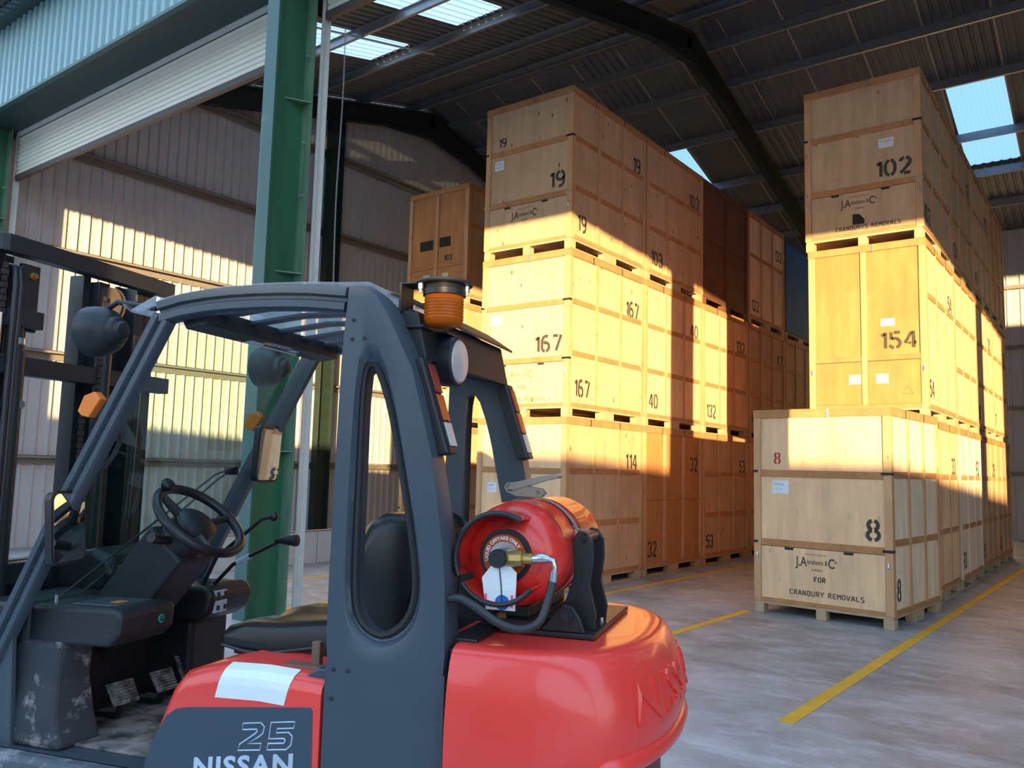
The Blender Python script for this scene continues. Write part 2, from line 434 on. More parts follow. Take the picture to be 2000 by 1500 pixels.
# roof sheets with ribs running down the slope; the rooflight bays are left open and filled with clear sheet
LIGHTS_F = [(-12.82, -11.65), (-10.35, -9.20), (-1.6, -0.45), (3.2, 4.35), (9.0, 10.15)]  # later bays in both lists are out of view, added for light inside
LIGHTS_B = [(-10.42, -9.38), (-3.02, -1.85), (2.0, 3.15), (7.0, 8.15), (12.0, 13.15)]
def roof_side(name, y_eave, lights, ya, yb):
    sgn = 1 if y_eave < YR else -1
    xs = XW - 0.3; mb = MB(); pitch = 0.2; cols = []
    edges = [XW - 0.3]
    for a, b in lights: edges += [a, b]
    edges.append(XE + 0.3)
    def strip(x0, x1, y0, y1, depth=0.035):
        n_ = max(1, round((x1 - x0) / pitch)); p = (x1 - x0) / n_; pts = []
        for i in range(n_):
            for ds, d in ((0, 0), (0.55, 0), (0.65, depth), (0.9, depth), (1.0, 0)):
                pts.append((x0 + (i + ds) * p, d))
        prev = None
        for x, d in pts:
            c = (mb.bm.verts.new((x, y0, roof_z(y0) + d)), mb.bm.verts.new((x, y1, roof_z(y1) + d)))
            if prev and x - prev[2] > 1e-5: mb.bm.faces.new((prev[0], c[0], c[1], prev[1]))
            prev = (c[0], c[1], x)
    for i in range(len(edges) - 1):
        x0, x1 = edges[i], edges[i + 1]
        if i % 2 == 0:
            strip(x0, x1, y_eave, YR, 0.035 if sgn > 0 else 0.014)
        else:
            strip(x0, x1, y_eave, ya); strip(x0, x1, yb, YR)
    o = mb.build(name, M['roofing'], kind='structure')
    return o
roof_side('ceiling', YF - 0.9, LIGHTS_F, 7.9, 11.58)
roof_side('ceiling', YB + 0.5, LIGHTS_B, 23.12, 20.0)
nwin = 0
for lights, y0, y1 in ((LIGHTS_F, 7.9, 11.58), (LIGHTS_B, 20.0, 23.12)):
    for a, b in lights:
        nwin += 1; mb = MB(); n_ = 6; p = (b - a) / n_; prev = None
        for i in range(n_):
            for ds, d in ((0, 0), (0.55, 0), (0.65, 0.012), (0.9, 0.012), (1.0, 0)):
                x = a + (i + ds) * p
                c = (mb.bm.verts.new((x, y0, roof_z(y0) + d)), mb.bm.verts.new((x, y1, roof_z(y1) + d)))
                if prev and x - prev[2] > 1e-5: mb.bm.faces.new((prev[0], c[0], c[1], prev[1]))
                prev = (c[0], c[1], x)
        mb.build('window_%d' % nwin, M['rooflight'], kind='structure')
# pale joint tapes between the liner sheets on the far slope
mb = MB(); x = -14.3
while x < 12:
    mb.box(x - 0.02, x + 0.02, 0, 10.4, -0.012, -0.004, Matrix.Translation((0, YR + 0.1, ZR - 0.027)) @ Matrix.Rotation(-math.atan(SL), 4, 'X'))
    x += 1.245
mb.build('trim_1', M['joint'], kind='structure')

mb = MB(); mb.prism([(YR - 0.25, ZR + 0.045 - 0.25 * SL), (YR, ZR + 0.05), (YR + 0.25, ZR + 0.045 - 0.25 * SL), (YR + 0.25, ZR + 0.06 - 0.25 * SL), (YR, ZR + 0.075), (YR - 0.25, ZR + 0.06 - 0.25 * SL)], 0, XW - 0.3, XE + 0.3); mb.build('trim_6', M['roofing'], kind='structure')
# purlins: cold-rolled C sections along X
def c_purlin(y, first=False):
    z = roof_z(y) - 0.015; t = 1 if y < YR else -1
    mb = MB()
    mb.box(XW, XE, y - 0.004, y + 0.004, z - 0.2, z); mb.box(XW, XE, y - (0.06 if t > 0 else 0), y + (0 if t > 0 else 0.06), z - 0.2, z - 0.192)
    mb.box(XW, XE, y - (0.06 if t > 0 else 0), y + (0 if t > 0 else 0.06), z - 0.012, z - 0.004)
    o = mb.build('purlin', M['galv'])
    return o
for y, txt in ((6.6, 'first galvanised roof purlin inside the shutter doors'), (8.25, 'galvanised roof purlin crossing above the near rooflights'), (10.05, 'galvanised purlin crossing the middle of the near rooflights'), (11.8, 'bright galvanised purlin at the upper edge of the near rooflights'),
               (13.5, 'grey purlin between near rooflights and the ridge'), (15.3, 'grey purlin just before the ridge'), (16.7, 'grey purlin just beyond the ridge'), (17.95, 'grey purlin on the far slope above the middle crate row'),
               (19.7, 'grey purlin along the upper edge of the far rooflights'), (21.75, 'bright purlin crossing the middle of the far rooflights'), (23.3, 'bright purlin along the lower edge of the far rooflights'), (24.8, 'last grey purlin before the back wall')):
    tag(c_purlin(y), txt, 'roof beam')

# wall girts
for z, txt in ((1.52, 'lowest horizontal rail on the corrugated end wall'), (3.38, 'second rail up the corrugated end wall'), (5.25, 'third rail up the corrugated end wall'), (7.12, 'fourth rail up the corrugated end wall'), (9.05, 'topmost rail on the corrugated end wall')):
    y1 = 26.3 if z < 8.5 else 24.0
    y0 = 5.8 if z < 8.5 else 7.3
    mb = MB(); mb.box(XW + 0.045, XW + 0.055, y0, y1, z - 0.08, z + 0.08); mb.box(XW + 0.045, XW + 0.19, y0, y1, z + 0.072, z + 0.08); mb.box(XW + 0.18, XW + 0.19, y0, y1, z + 0.03, z + 0.08)
    tag(mb.build('wall_rail', M['girt']), txt, 'rail')
for z, txt in ((1.8, 'lowest rail on the far back wall'), (3.6, 'second rail up the far back wall'), (5.3, 'third rail up the far back wall'), (7.0, 'upper rail on the far back wall')):
    mb = MB(); mb.box(XW + 0.3, XE - 0.2, YB - 0.14, YB - 0.04, z - 0.05, z + 0.05)
    tag(mb.build('wall_rail', M['girt']), txt, 'rail')

# portal rafters (I sections following the roof) and their columns
def i_section(mb, p0, p1, depth, width, tw=0.012, tf=0.016):
    """p0,p1 in the YZ plane at x=0: top edge line; member hangs below"""
    a = Vector((0, p0[0], p0[1])); b = Vector((0, p1[0], p1[1])); L = (b - a).length
    ang = math.atan2(b.z - a.z, b.y - a.y)
    mx = Matrix.Translation(a) @ Matrix.Rotation(ang, 4, 'X')
    mb.box(-width / 2, width / 2, 0, L, -tf, 0, mx); mb.box(-width / 2, width / 2, 0, L, -depth, -depth + tf, mx); mb.box(-tw / 2, tw / 2, 0, L, -depth, 0, mx)
def rafter(x, label):
    mb = MB(); g = 0.22
    i_section(mb, (YF - 0.5, roof_z(YF - 0.5) - g), (YR, ZR - g), 0.46, 0.19)
    i_section(mb, (YR, ZR - g), (YB - 0.1, roof_z(YB - 0.1) - g), 0.46, 0.19)
    # haunch under the apex and at the eaves
    mb.prism([(YR - 1.9, roof_z(YR - 1.9) - g - 0.46), (YR, ZR - g - 0.72), (YR + 1.9, roof_z(YR + 1.9) - g - 0.46), (YR, ZR - g - 0.4)], 0, -0.08, 0.08)
    mb.prism([(YF - 0.3, roof_z(YF - 0.3) - g - 0.3), (YF - 0.3, roof_z(YF - 0.3) - 1.25), (YF + 2.2, roof_z(YF + 2.2) - g - 0.46)], 0, -0.08, 0.08)
    o = mb.build('roof_rafter', M['rafter']); o.location = (x, 0, 0)
    tag(o, label, 'roof beam'); return o
rafter(-15.08, 'black steel rafter along the corrugated end wall')
rafter(-7.42, 'black steel rafter crossing the roof behind the green door post')
rafter(-0.17, 'black steel rafter over the right-hand side of the open door')
rafter(6.75, 'black steel rafter far to the right')

def h_post(x, label, sky_tint=True):
    """I-section door post, web across the facade; front flange faces the yard"""
    t = thing('door_post', label, 'steel post', (x, 0, 0))
    y0, y1 = 5.12, 5.575; hw = 0.098; H = 8.5
    mb = MB(); mb.box(-hw, hw, y0, y0 + 0.018, 0, H); mb.box(-0.007, 0.007, y0 + 0.018, y1 - 0.018, 0, H)
    mb.build('column', M['green'], t)
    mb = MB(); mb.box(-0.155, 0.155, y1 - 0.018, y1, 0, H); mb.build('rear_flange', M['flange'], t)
    if sky_tint:
        mb = MB(); mb.box(-hw - 0.004, hw + 0.004, y0 - 0.012, y0 - 0.001, 0.0, H); mb.build('sky_tint_face', M['teal'], t)  # teal sheet paints the sky's reflection onto the green front flange
    for z in (1.7, 3.62, 5.55, 7.4):
        for s in (-1, 1):
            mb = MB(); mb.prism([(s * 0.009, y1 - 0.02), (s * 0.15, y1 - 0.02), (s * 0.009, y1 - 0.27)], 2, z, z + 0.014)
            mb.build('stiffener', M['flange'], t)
    for z in (0.8, 2.45, 3.0, 4.5, 5.1, 6.1):
        mb = MB(); mb.lathe([(0, 0.011), (0.03, 0.011), (0.03, 0.016), (0.04, 0.016)], (0.085, y1 - 0.018, z), (0, -1, 0), 8); mb.build('bolt', M['zinc'], t)
    return t
h_post(-7.23, 'green steel post between the two shutter doors')
h_post(-15.17, 'green steel corner post at the left end of the facade')
h_post(-0.20, 'green steel post at the right of the open door')
h_post(6.75, 'green steel post farthest right on the facade')

# gable column
t = thing('end_wall_column', 'dark green steel column standing against the corrugated end wall', 'steel post', (-15.1, 12.66, 0))
mb = MB(); mb.box(-0.1, 0.1, -0.2, -0.185, 0, 10.0); mb.box(-0.1, 0.1, 0.185, 0.2, 0, 10.0); mb.box(-0.006, 0.006, -0.19, 0.19, 0, 10.0); mb.build('column', M['dark_steel'], t)
mb = MB(); mb.box(-0.16, 0.16, -0.26, 0.26, 0, 0.02); mb.build('base_plate', M['dark_steel'], t)

# facade: ribbed cladding above the doors, gutter, soffit
mb = MB(); corrugated(mb, None, lambda s, d: (s, 5.10 - d), 7.13, 8.72, -17.0, 12.0, 0.2, 0.035, 0.42, 0.1); mb.build('wall_front', M['clad'], kind='structure')
mb = MB(); mb.box(-17.0, 12.0, 5.05, YF + 0.1, 7.10, 7.13); mb.box(-17, 12, YF + 0.42, YF + 0.45, 7.1, roof_z(YF + 0.45) - 0.01); mb.build('trim_2', M['soffit'], kind='structure')
mb = MB(); mb.box(-17.0, 12.0, 4.62, 5.12, 8.50, 8.53); mb.box(-17.0, 12.0, 4.60, 4.64, 8.50, 8.72); mb.build('trim_3', M['soffit'], kind='structure')
mb = MB(); mb.box(-17.0, 12.0, 5.03, 5.105, 7.085, 7.13); mb.build('trim_4', M['teal'], kind='structure')
mb = MB(); mb.box(13.8, XE, 5.6, 5.7, 0, 7.1); mb.build('wall_front', M['clad'], kind='structure')
mb = MB(); mb.box(-17.5, XW - 0.13, 5.6, 5.7, 0, 8.5); mb.build('wall_front', M['clad'], kind='structure')

# roller shutters
def roller(x0, x1, zb, label, chain_x=None):
    t = thing('roller_shutter', label, 'shutter door', ((x0 + x1) / 2, YF + 0.06, 0)); hw = (x1 - x0) / 2
    prof = []; z = zb
    pts = []
    while z < 7.02:
        for dz, d in ((0.0, 0.0), (0.012, -0.018), (0.055, -0.026), (0.068, 0.0)):
            pts.append((z + dz, d))
        z += 0.075
    mb = MB(); prev = None
    for z, d in pts:
        c = (mb.bm.verts.new((-hw + 0.03, d, z)), mb.bm.verts.new((hw - 0.03, d, z)))
        if prev: mb.bm.faces.new((prev[0], prev[1], c[1], c[0]))
        prev = c
    mb.box(-hw + 0.03, hw - 0.03, 0.012, 0.02, zb, 7.06)
    mb.build('curtain', M['shutter'], t)
    mb = MB(); mb.box(-hw + 0.02, hw - 0.02, -0.03, 0.035, zb - 0.09, zb); mb.build('bottom_bar', M['barb'], t)
    mb = MB(); mb.lathe([(0, 0.13), (x1 - x0 - 0.1, 0.13)], (-hw + 0.05, 0.2, 6.98), (1, 0, 0), 24); mb.build('roller_barrel', M['rubber'], t)
    for s in (-1, 1):
        mb = MB(); x = s * hw
        mb.box(x - 0.02, x + 0.02, -0.055, -0.045, 0, 7.05); mb.box(x - 0.02, x + 0.02, 0.035, 0.045, 0, 7.05); mb.box(x + (0.012 if s > 0 else -0.02), x + (0.02 if s > 0 else -0.012), -0.05, 0.04, 0, 7.05)
        mb.build('guide_rail', M['guide'], t)
    mb = MB(); mb.box(-hw, hw, -0.06, -0.02, 7.04, 7.1); mb.build('head_trim', M['guide'], t)
    return t
roller(-15.1, -7.42, 6.36, 'cream roller shutter rolled up over the left-hand door opening')
roller(-7.085, -0.37, 6.68, 'cream roller shutter at top of the main opening, right of the green post')
roller(-0.13, 6.6, 6.6, 'cream roller shutter far right')

# hand chain beside the post
mb = MB()
for i in range(120):
    z = 6.5 - i * 0.03; x = -6.93 + 0.015 * math.sin(i * 0.07)
    c = Vector((x, YF + 0.2, z)); ring = []
    for k in range(8):
        a = 2 * math.pi * k / 8
        d = Vector((0.008 * math.cos(a), 0, 0.018 * math.sin(a))) if i % 2 else Vector((0, 0.008 * math.cos(a), 0.018 * math.sin(a)))
        ring.append(c + d)
    mb.tube(ring, 0.003, 5, True)
tag(mb.build('hand_chain', M['galv']), 'thin steel hand chain hanging beside the pale guide rail', 'chain')

# thin tie rod under the near rooflights
mb = MB(); mb.tube([(-11.35, 8.4, roof_z(8.4) - 0.24), (-11.35, 12.0, roof_z(12.0) - 0.24)], 0.02, 8); tag(mb.build('tie_rod', M['guide']), 'pale tie rod bridging two purlins beside the near rooflights', 'rod')

# low concrete panels at the foot of the end bay
for i, (a, b, txt) in enumerate(((6.35, 8.82, 'pale low concrete panel seen below the windscreen'), (8.84, 10.6, 'pale low concrete panel nearer the stacked crates'))):
    mb = MB(); mb.box(-10.62, -10.5, a, b, 0, 0.5); o = mb.build('barrier_panel', M['barrier'], bevel=0.006); tag(o, txt, 'barrier')
    c = MB(); c.box(-10.63, -10.49, a, b, 0.5, 0.515); q = c.build('cap', M['girt'], o)

# yellow walkway lines
def line(pts, wd, label):
    mb = MB()
    a, b = Vector(pts[0]), Vector(pts[1]); d = (b - a).normalized(); n_ = Vector((-d.y, d.x)) * wd / 2
    mb.prism([tuple(a - n_), tuple(b - n_), tuple(b + n_), tuple(a + n_)], 2, 0.0, 0.003)
    o = mb.build('floor_line', M['yellow']); tag(o, label, 'floor marking')
line([(-1.857, 5.50), (-1.58, 20.0)], 0.102, 'yellow painted line on the floor right of the crate stencilled 8')
line([(-3.75, 6.0), (-3.66, 9.55)], 0.095, 'yellow painted line running to the left foot of the crate stencilled 8')
line([(-5.60, 6.2), (-5.18, 24.0)], 0.095, 'yellow painted line along the foot of the middle crate row')
line([(-9.21, 6.0), (-9.15, 11.2)], 0.08, 'far yellow floor line near the pale concrete panels')
line([(-7.40, 5.7), (-7.62, 9.0)], 0.09, 'yellow floor line just beyond the black seat')

# ---- outside, behind the viewer: unseen bands, piers and walls added to shape the evening light
mb = MB(); mb.box(-1.75, 16.0, -2.05, -1.95, 5.66, 9.4); mb.box(-24.0, -1.75, -2.05, -1.95, 6.56, 9.4); mb.build('sun_block_band', M['teal'], kind='structure')
mb = MB(); mb.box(-9.75, -8.68, -2.30, -1.70, 0, 6.56); mb.build('sun_block_pier', M['sun_block'], kind='structure')
for x in (-1.12, 15.6, -23.5):
    mb = MB(); mb.box(x - 0.30, x + 0.30, -2.30, -1.70, 0, 5.66 if x > -5 else 6.56); mb.build('sun_block_pier', M['sun_block'], kind='structure')
mb = MB(); mb.box(7.0, 60.0, -14.2, -14.0, 0, 3.05); mb.build('sun_block_wall', M['sun_block'], kind='structure')
mb = MB(); mb.box(-45.0, 7.0, -14.2, -14.0, 0, 3.45); mb.build('sun_block_wall', M['sun_block'], kind='structure')

# ================================================================== STORAGE CRATES
def crate(num, label, loc, rz=0.0, w=1.52, d=2.13, h=2.29, style='drop', tone='pale', side_tone=None, timber='orange', post='post', front_num=None, small=None, small_red=False,
          side_hi=True, side_lo=True, maker=None, paper=None, group='storage crates', boards=True, side_cols=3, side_rails=(0.38, 0.69), side_num=None, faint=False, near=True, foot=0.115, straps=True):
    t = thing('storage_crate', label, 'crate', loc, rz, group)
    P, T, TP = PLY[tone], TIMBER[timber], TIMBER[post]
    PS = PLY[side_tone or tone]
    b = foot; pw = 0.085; inset = 0.020
    zb = b + 0.03
    # every stick of timber is a part of its own
    def bx(name, mtl, *q, bev=0.003):
        k_ = MB()
        if len(q) == 6: k_.box(*q)
        return k_.build(name, mtl, t, bevel=bev)
    SK = TIMBER['skid'] if timber != 'brown' else T
    for x0, x1 in ((0.005, 0.115), (w / 2 - 0.055, w / 2 + 0.055), (w - 0.115, w - 0.005)):
        for y0, y1 in ((0.01, 0.13), (d / 2 - 0.17, d / 2 + 0.17), (d - 0.22, d - 0.02)):
            bx('skid_block', SK, x0, x1, y0, y1, 0.018 if boards else 0.0, b)
        if boards: bx('skid_board', SK, x0, x1, 0.012, d - 0.02, 0.0, 0.018)
    bx('skid_deck', SK, 0.01, w - 0.01, 0.01, d - 0.01, b, zb)
    for x0 in (0, w - pw):
        for y0 in (0, d - pw): bx('corner_post', TP, x0, x0 + pw, y0, y0 + pw, b + 0.03, h - 0.095)
    bx('top_rail', T, -0.004, w + 0.004, -0.004, 0.05, h - 0.095, h - 0.012); bx('top_rail', T, -0.004, w + 0.004, d - 0.05, d + 0.004, h - 0.095, h - 0.012)
    bx('top_rail', T, w - 0.05, w + 0.004, 0.05, d - 0.05, h - 0.095, h - 0.012); bx('top_rail', T, -0.004, 0.05, 0.05, d - 0.05, h - 0.095, h - 0.012)
    if style == 'doors': bx('bottom_rail', T, pw, w - pw, 0.0, 0.05, b + 0.03, b + 0.085)
    else: bx('bottom_rail', T, pw, w - pw, 0.004, 0.05, b + 0.03, b + 0.075)
    for right_side in (True, False):
        x0, x1 = (w - 0.05, w - 0.002) if right_side else (0.002, 0.05)
        bx('bottom_rail', T, x0, x1, pw, d - pw, b + 0.03, b + 0.085)
        if right_side:
            for fr in side_rails: bx('side_rail', T, x0, x1 - 0.004, pw, d - pw, h * fr - 0.036, h * fr + 0.036)
        for k in range(1, side_cols):
            y = pw / 2 + (d - pw) * k / side_cols
            if right_side: bx('batten', TP, w - 0.05, w, y - 0.033, y + 0.033, b + 0.085, h - 0.095)
    if style == 'drop':
        for fr in (0.345, 0.685): bx('front_rail', T, pw, w - pw, 0.002, 0.05, h * fr - 0.038, h * fr + 0.038)
    else:
        bx('front_rail', T, pw, w * 0.485 - 0.035, 0.008, 0.05, h * 0.345 - 0.036, h * 0.345 + 0.036); bx('front_rail', T, w * 0.485 + 0.035, w - pw, 0.008, 0.05, h * 0.345 - 0.036, h * 0.345 + 0.036)
        bx('batten', TP, w * 0.485 - 0.035, w * 0.485 + 0.035, 0.0, 0.05, b + 0.085, h - 0.095)
    # panels
    dz = h * 0.345 - 0.038
    if style == 'drop':
        mb = MB(); mb.box(pw - 0.02, w - pw + 0.02, inset, inset + 0.012, dz + 0.01, h - 0.09); mb.build('front_panel', P, t)
        mb = MB(); mb.box(pw + 0.004, w - pw - 0.004, 0.010, 0.024, b + 0.06, dz - 0.006); dr = mb.build('drop_door', P, t)
        for fx in (0.27, 0.70):
            mb = MB(); x = w * fx; hh = []
            pts = [(x - 0.055, dz - 0.008), (x + 0.055, dz - 0.008), (x + 0.05, dz - 0.035), (x - 0.05, dz - 0.035)]
            mb.prism(pts, 1, 0.0085, 0.0105); mb.build('hand_slot', M['dark'], dr)
    else:
        mb = MB(); mb.box(pw - 0.02, w - pw + 0.02, inset, inset + 0.012, h * 0.345, h - 0.09); mb.build('front_panel', P, t)
        for a, c in ((pw + 0.004, w * 0.485 - 0.039), (w * 0.485 + 0.039, w - pw - 0.004)):
            mb = MB(); mb.box(a, c, 0.012, 0.026, b + 0.088, h * 0.345 - 0.042); mb.build('drop_door', P, t)
    for x0, x1 in ((w - inset - 0.012, w - inset), (inset, inset + 0.012)):
        mb = MB(); mb.box(x0, x1, pw - 0.03, d - pw + 0.03, b + 0.04, h - 0.09); mb.build('side_panel', PS, t)
    mb = MB(); mb.box(pw - 0.02, w - pw + 0.02, d - inset - 0.012, d - inset, b + 0.04, h - 0.09); mb.build('back_panel', PS, t)
    mb = MB(); mb.box(-0.004, w + 0.004, -0.004, d + 0.004, h - 0.012, h); mb.build('lid', T, t)
    # ironmongery
    if near:
        if straps and front_num:
            for zz, mtl in ((h * 0.685 + 0.02, M['iron']), (h * 0.345 + 0.0, M['zinc'] if num in ('102', '19') else M['iron'])):
                for x0, x1 in ((w - pw - 0.02, w + 0.007), (-0.007, pw * 0.6)):
                    if num == '154': continue
                    mb = MB(); mb.box(x0, x1, -0.007, 0.0, zz - 0.014, zz + 0.014)
                    xe = w + 0.001 if x0 > 0.5 else -0.007
                    mb.box(xe, xe + 0.006, 0.0, 0.05, zz - 0.014, zz + 0.014); mb.build('corner_strap', mtl, t)
            mb = MB(); mb.box(w * 0.56, w * 0.56 + 0.022, -0.010, -0.003, h - 0.10, h); mb.build('lid_clip', M['zinc'], t)
        for x in ((0.035, w - 0.055) if front_num else ()):
            mb = MB(); mb.box(x, x + 0.02, -0.008, 0.001, h * 0.345 - 0.21, h * 0.345 - 0.12); mb.tube([(x + 0.01, -0.012, h * 0.345 - 0.20), (x + 0.01, -0.022, h * 0.345 - 0.165), (x + 0.01, -0.012, h * 0.345 - 0.13)], 0.005, 6)
            mb.build('door_latch', M['zinc'], t)
        for k in range(2):
            mb = MB(); y = d * (0.28 + 0.38 * k); mb.box(w + 0.003, w + 0.008, y, y + 0.016, h - 0.10, h - 0.005); mb.build('lid_strap', M['iron'], t)
    ink = M['stencil_faint'] if faint else M['stencil']
    front = lambda a, z, o: (a, inset - o - 0.0005, z)
    side = lambda a, z, o: (w - inset + o + 0.0005, a, z)
    if front_num:
        hh = 0.25; ww = stencil_w(front_num, hh, 1.12); mb = MB()
        z0 = h * 0.345 + 0.09 if style == 'drop' else h * 0.345 + 0.10
        stencil(mb, front_num, w - pw - ww - 0.02, z0, hh, front, 0.0, xs=1.12, stroke=0.165); mb.build('stencil_number', ink, t)
    if small:
        mb = MB(); hh = 0.15; stencil(mb, small, 0.24 if small_red else 0.20, h * 0.685 + 0.10, hh, front, 0.0, stroke=0.15); mb.build('small_number', M['stencil_red'] if small_red else M['stencil'], t)
    sn = side_num if side_num is not None else num
    if sn:
        if side_hi:
            hh = 0.26; ww = stencil_w(sn, hh, 0.95); mb = MB(); stencil(mb, sn, d - pw - ww - 0.05, h * 0.70, hh, side, 0.0, xs=0.95, stroke=0.165); mb.build('stencil_number', ink, t)
        if side_lo:
            hh = 0.26; mb = MB(); stencil(mb, sn, pw + 0.08, b + 0.16, hh, side, 0.0, xs=0.95, stroke=0.165); mb.build('stencil_number', ink, t)
    if maker:
        df = 0.0085
        pl = lambda x0, z0: (lambda v: (x0 + v.x, df - v.z * 0.5, z0 + v.y))
        x0 = w * 0.33
        mk = M['stencil_faint'] if maker.get('faint') else M['stencil']
        place_text(text_mesh('MANUFACTURED BY', 0.018, 0.0), 'maker_mark', M['stencil_faint'], t, pl(x0 + 0.09, dz - 0.075))
        place_text(text_mesh('J.A', 0.105, 0.0022, 0.72), 'maker_mark', mk, t, pl(x0 - 0.02, dz - 0.20))
        place_text(text_mesh('brahams &', 0.055, 0.0006, 0.68), 'maker_mark', mk, t, pl(x0 + 0.12, dz - 0.175))
        place_text(text_mesh('C', 0.105, 0.0022, 0.72), 'maker_mark', mk, t, pl(x0 + 0.355, dz - 0.20))
        place_text(text_mesh('o', 0.045, 0.0004, 0.8), 'maker_mark', mk, t, pl(x0 + 0.425, dz - 0.145))
        place_text(text_mesh('London', 0.030, 0.0, 0.9), 'maker_mark', mk, t, pl(x0 + 0.17, dz - 0.245))
        if maker.get('for'):
            mb = MB(); stencil(mb, 'FOR', w * 0.45, dz - 0.37, 0.062, lambda a, z, o: (a, 0.0095 - o, z), 0.0, thick=0.001, xs=1.15, stroke=0.20); mb.build('stencil_lettering', mk, t)
        if maker.get('name'):
            mb = MB(); hh = 0.062; L_ = sum(0.45 if q == ' ' else 0.66 for q in maker['name']) * hh; xs_ = 0.84 / L_
            stencil(mb, maker['name'], w * 0.27, dz - 0.53, hh, lambda a, z, o: (a, 0.0095 - o, z), 0.0, thick=0.001, xs=xs_, stroke=0.17); mb.build('stencil_lettering', mk, t)
        if maker.get('patch'):
            mb = MB(); mb.prism([(w * 0.42, dz - 0.46), (w * 0.52, dz - 0.46), (w * 0.52, dz - 0.40), (w * 0.48, dz - 0.32), (w * 0.42, dz - 0.31)], 1, 0.007, 0.0095); mb.build('black_patch', M['dark'], t)
    for q in (paper or []):
        x0, z0, ww, hh, mm, lines = q
        mb = MB(); mb.box(x0, x0 + ww, inset - 0.004, inset - 0.001, z0, z0 + hh); pp = mb.build('paper_label', M[mm], t)
        for ln, (tx, sc) in enumerate(lines):
            place_text(text_mesh(tx, sc), 'handwriting', M['pen'], pp, (lambda zz: (lambda v: (x0 + ww * 0.1 + v.x, inset - 0.0045 - v.z * 0.2, zz + v.y)))(z0 + hh * (0.62 - 0.36 * ln)))
    return t

LAB = [(0.21, 1.36, 0.19, 0.15, 'paper', [('FORDE', 0.026), ('1. 9. 14', 0.024)])]
XM, YM, DY_, HM = -7.46, 9.09, 2.175, 2.292
# middle row, front stack
crate('19', 'plywood crate stencilled 19, topmost of the front stack in the middle row', (XM + 0.01, YM, HM * 2), tone='pale', front_num='19', small='19', maker=dict(faint=False), paper=[(0.16, 1.33, 0.16, 0.14, 'paper', [('FORDE', 0.024), ('4. 2. 16', 0.022)])], group='crates of the middle row')
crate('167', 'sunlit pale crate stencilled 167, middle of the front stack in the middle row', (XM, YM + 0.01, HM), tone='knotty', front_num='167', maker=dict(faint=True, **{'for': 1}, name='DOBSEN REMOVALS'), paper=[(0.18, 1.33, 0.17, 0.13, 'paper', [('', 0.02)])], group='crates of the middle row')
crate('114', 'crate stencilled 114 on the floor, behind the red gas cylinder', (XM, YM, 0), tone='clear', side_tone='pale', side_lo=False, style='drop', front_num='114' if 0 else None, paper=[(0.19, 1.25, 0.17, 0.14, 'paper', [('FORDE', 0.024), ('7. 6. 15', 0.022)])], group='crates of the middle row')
# second stack
Y2 = YM + DY_
crate('103', 'crate stencilled 103 on its side, on top of the second stack in the middle row', (XM + 0.01, Y2, HM * 2), tone='pale', group='crates of the middle row')
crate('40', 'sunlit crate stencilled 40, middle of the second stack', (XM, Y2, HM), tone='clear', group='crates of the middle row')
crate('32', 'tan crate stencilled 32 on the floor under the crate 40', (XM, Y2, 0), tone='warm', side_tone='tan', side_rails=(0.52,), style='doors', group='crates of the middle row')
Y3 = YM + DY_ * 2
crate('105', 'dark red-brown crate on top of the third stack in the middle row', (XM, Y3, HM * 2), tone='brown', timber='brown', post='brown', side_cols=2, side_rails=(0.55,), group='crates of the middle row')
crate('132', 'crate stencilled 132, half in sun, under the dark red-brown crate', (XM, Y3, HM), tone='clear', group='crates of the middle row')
crate('53', 'crate stencilled 53 on the floor, lowest of the third stack', (XM, Y3, 0), tone='pale', group='crates of the middle row')
Y4 = YM + DY_ * 3
crate('133', 'shaded pale crate stencilled 133, top of the fourth stack beside the blue one', (XM, Y4, HM * 2), tone='white', timber='orange', side_rails=(0.62,), group='crates of the middle row')
crate('47', 'shaded crate stencilled 47 under the crate 133', (XM, Y4, HM), tone='warm', group='crates of the middle row')
crate('61', 'shaded crate on the floor of the fourth stack, mostly behind the crate 8', (XM, Y4, 0), tone='pale', side_num='', group='crates of the middle row')
Y5 = YM + DY_ * 4
crate('', 'blue crate on top of the fifth stack in the middle row', (XM, Y5, HM * 2), tone='blue', timber='blue', post='blue', side_num='', side_rails=(), side_cols=1, group='crates of the middle row')
crate('', 'dark shaded crate under the blue crate', (XM, Y5, HM), tone='warm', side_num='', group='crates of the middle row')
crate('', 'shaded crate on the floor at the far end of the middle row', (XM, Y5, 0), tone='pale', side_num='', group='crates of the middle row')

# left row: two-door crates
XL, YL = -11.17, 11.3
t = crate('103', 'orange-brown two-door crate with two black patches, topmost at the far left', (XL, YL, HM * 2), tone='tan', style='doors', side_tone='warm', side_rails=(0.66,), side_num='', straps=False, near=True, group='crates of the left row')
for x0, ww, zz in ((0.30, 0.34, 1.13), (0.80, 0.28, 1.15)):
    mb = MB(); mb.box(x0, x0 + ww, 0.016, 0.0195, zz, zz + 0.19); mb.build('black_patch', M['dark'], t)
mb = MB(); stencil(mb, '103', 0.92, 0.87, 0.12, lambda a, z, o: (a, 0.0195 - o, z), 0.0, stroke=0.2); mb.build('stencil_number', M['stencil'], t)
for x0 in (0.42, 0.90):
    mb = MB(); mb.box(x0, x0 + 0.16, 0.006, 0.0115, 0.50, 0.64); mb.build('paper_label', M['card'], t)
crate('', 'sunlit crate in the middle of the left stack, behind the amber beacon', (XL, YL, HM), tone='clear', side_tone='pale', side_num='', group='crates of the left row')
crate('12', 'crate stencilled 12 on the floor at the left, seen beside the grey forklift pillar', (XL, YL, 0), tone='tan', side_tone='pale', style='doors', front_num='12', side_num='', group='crates of the left row')
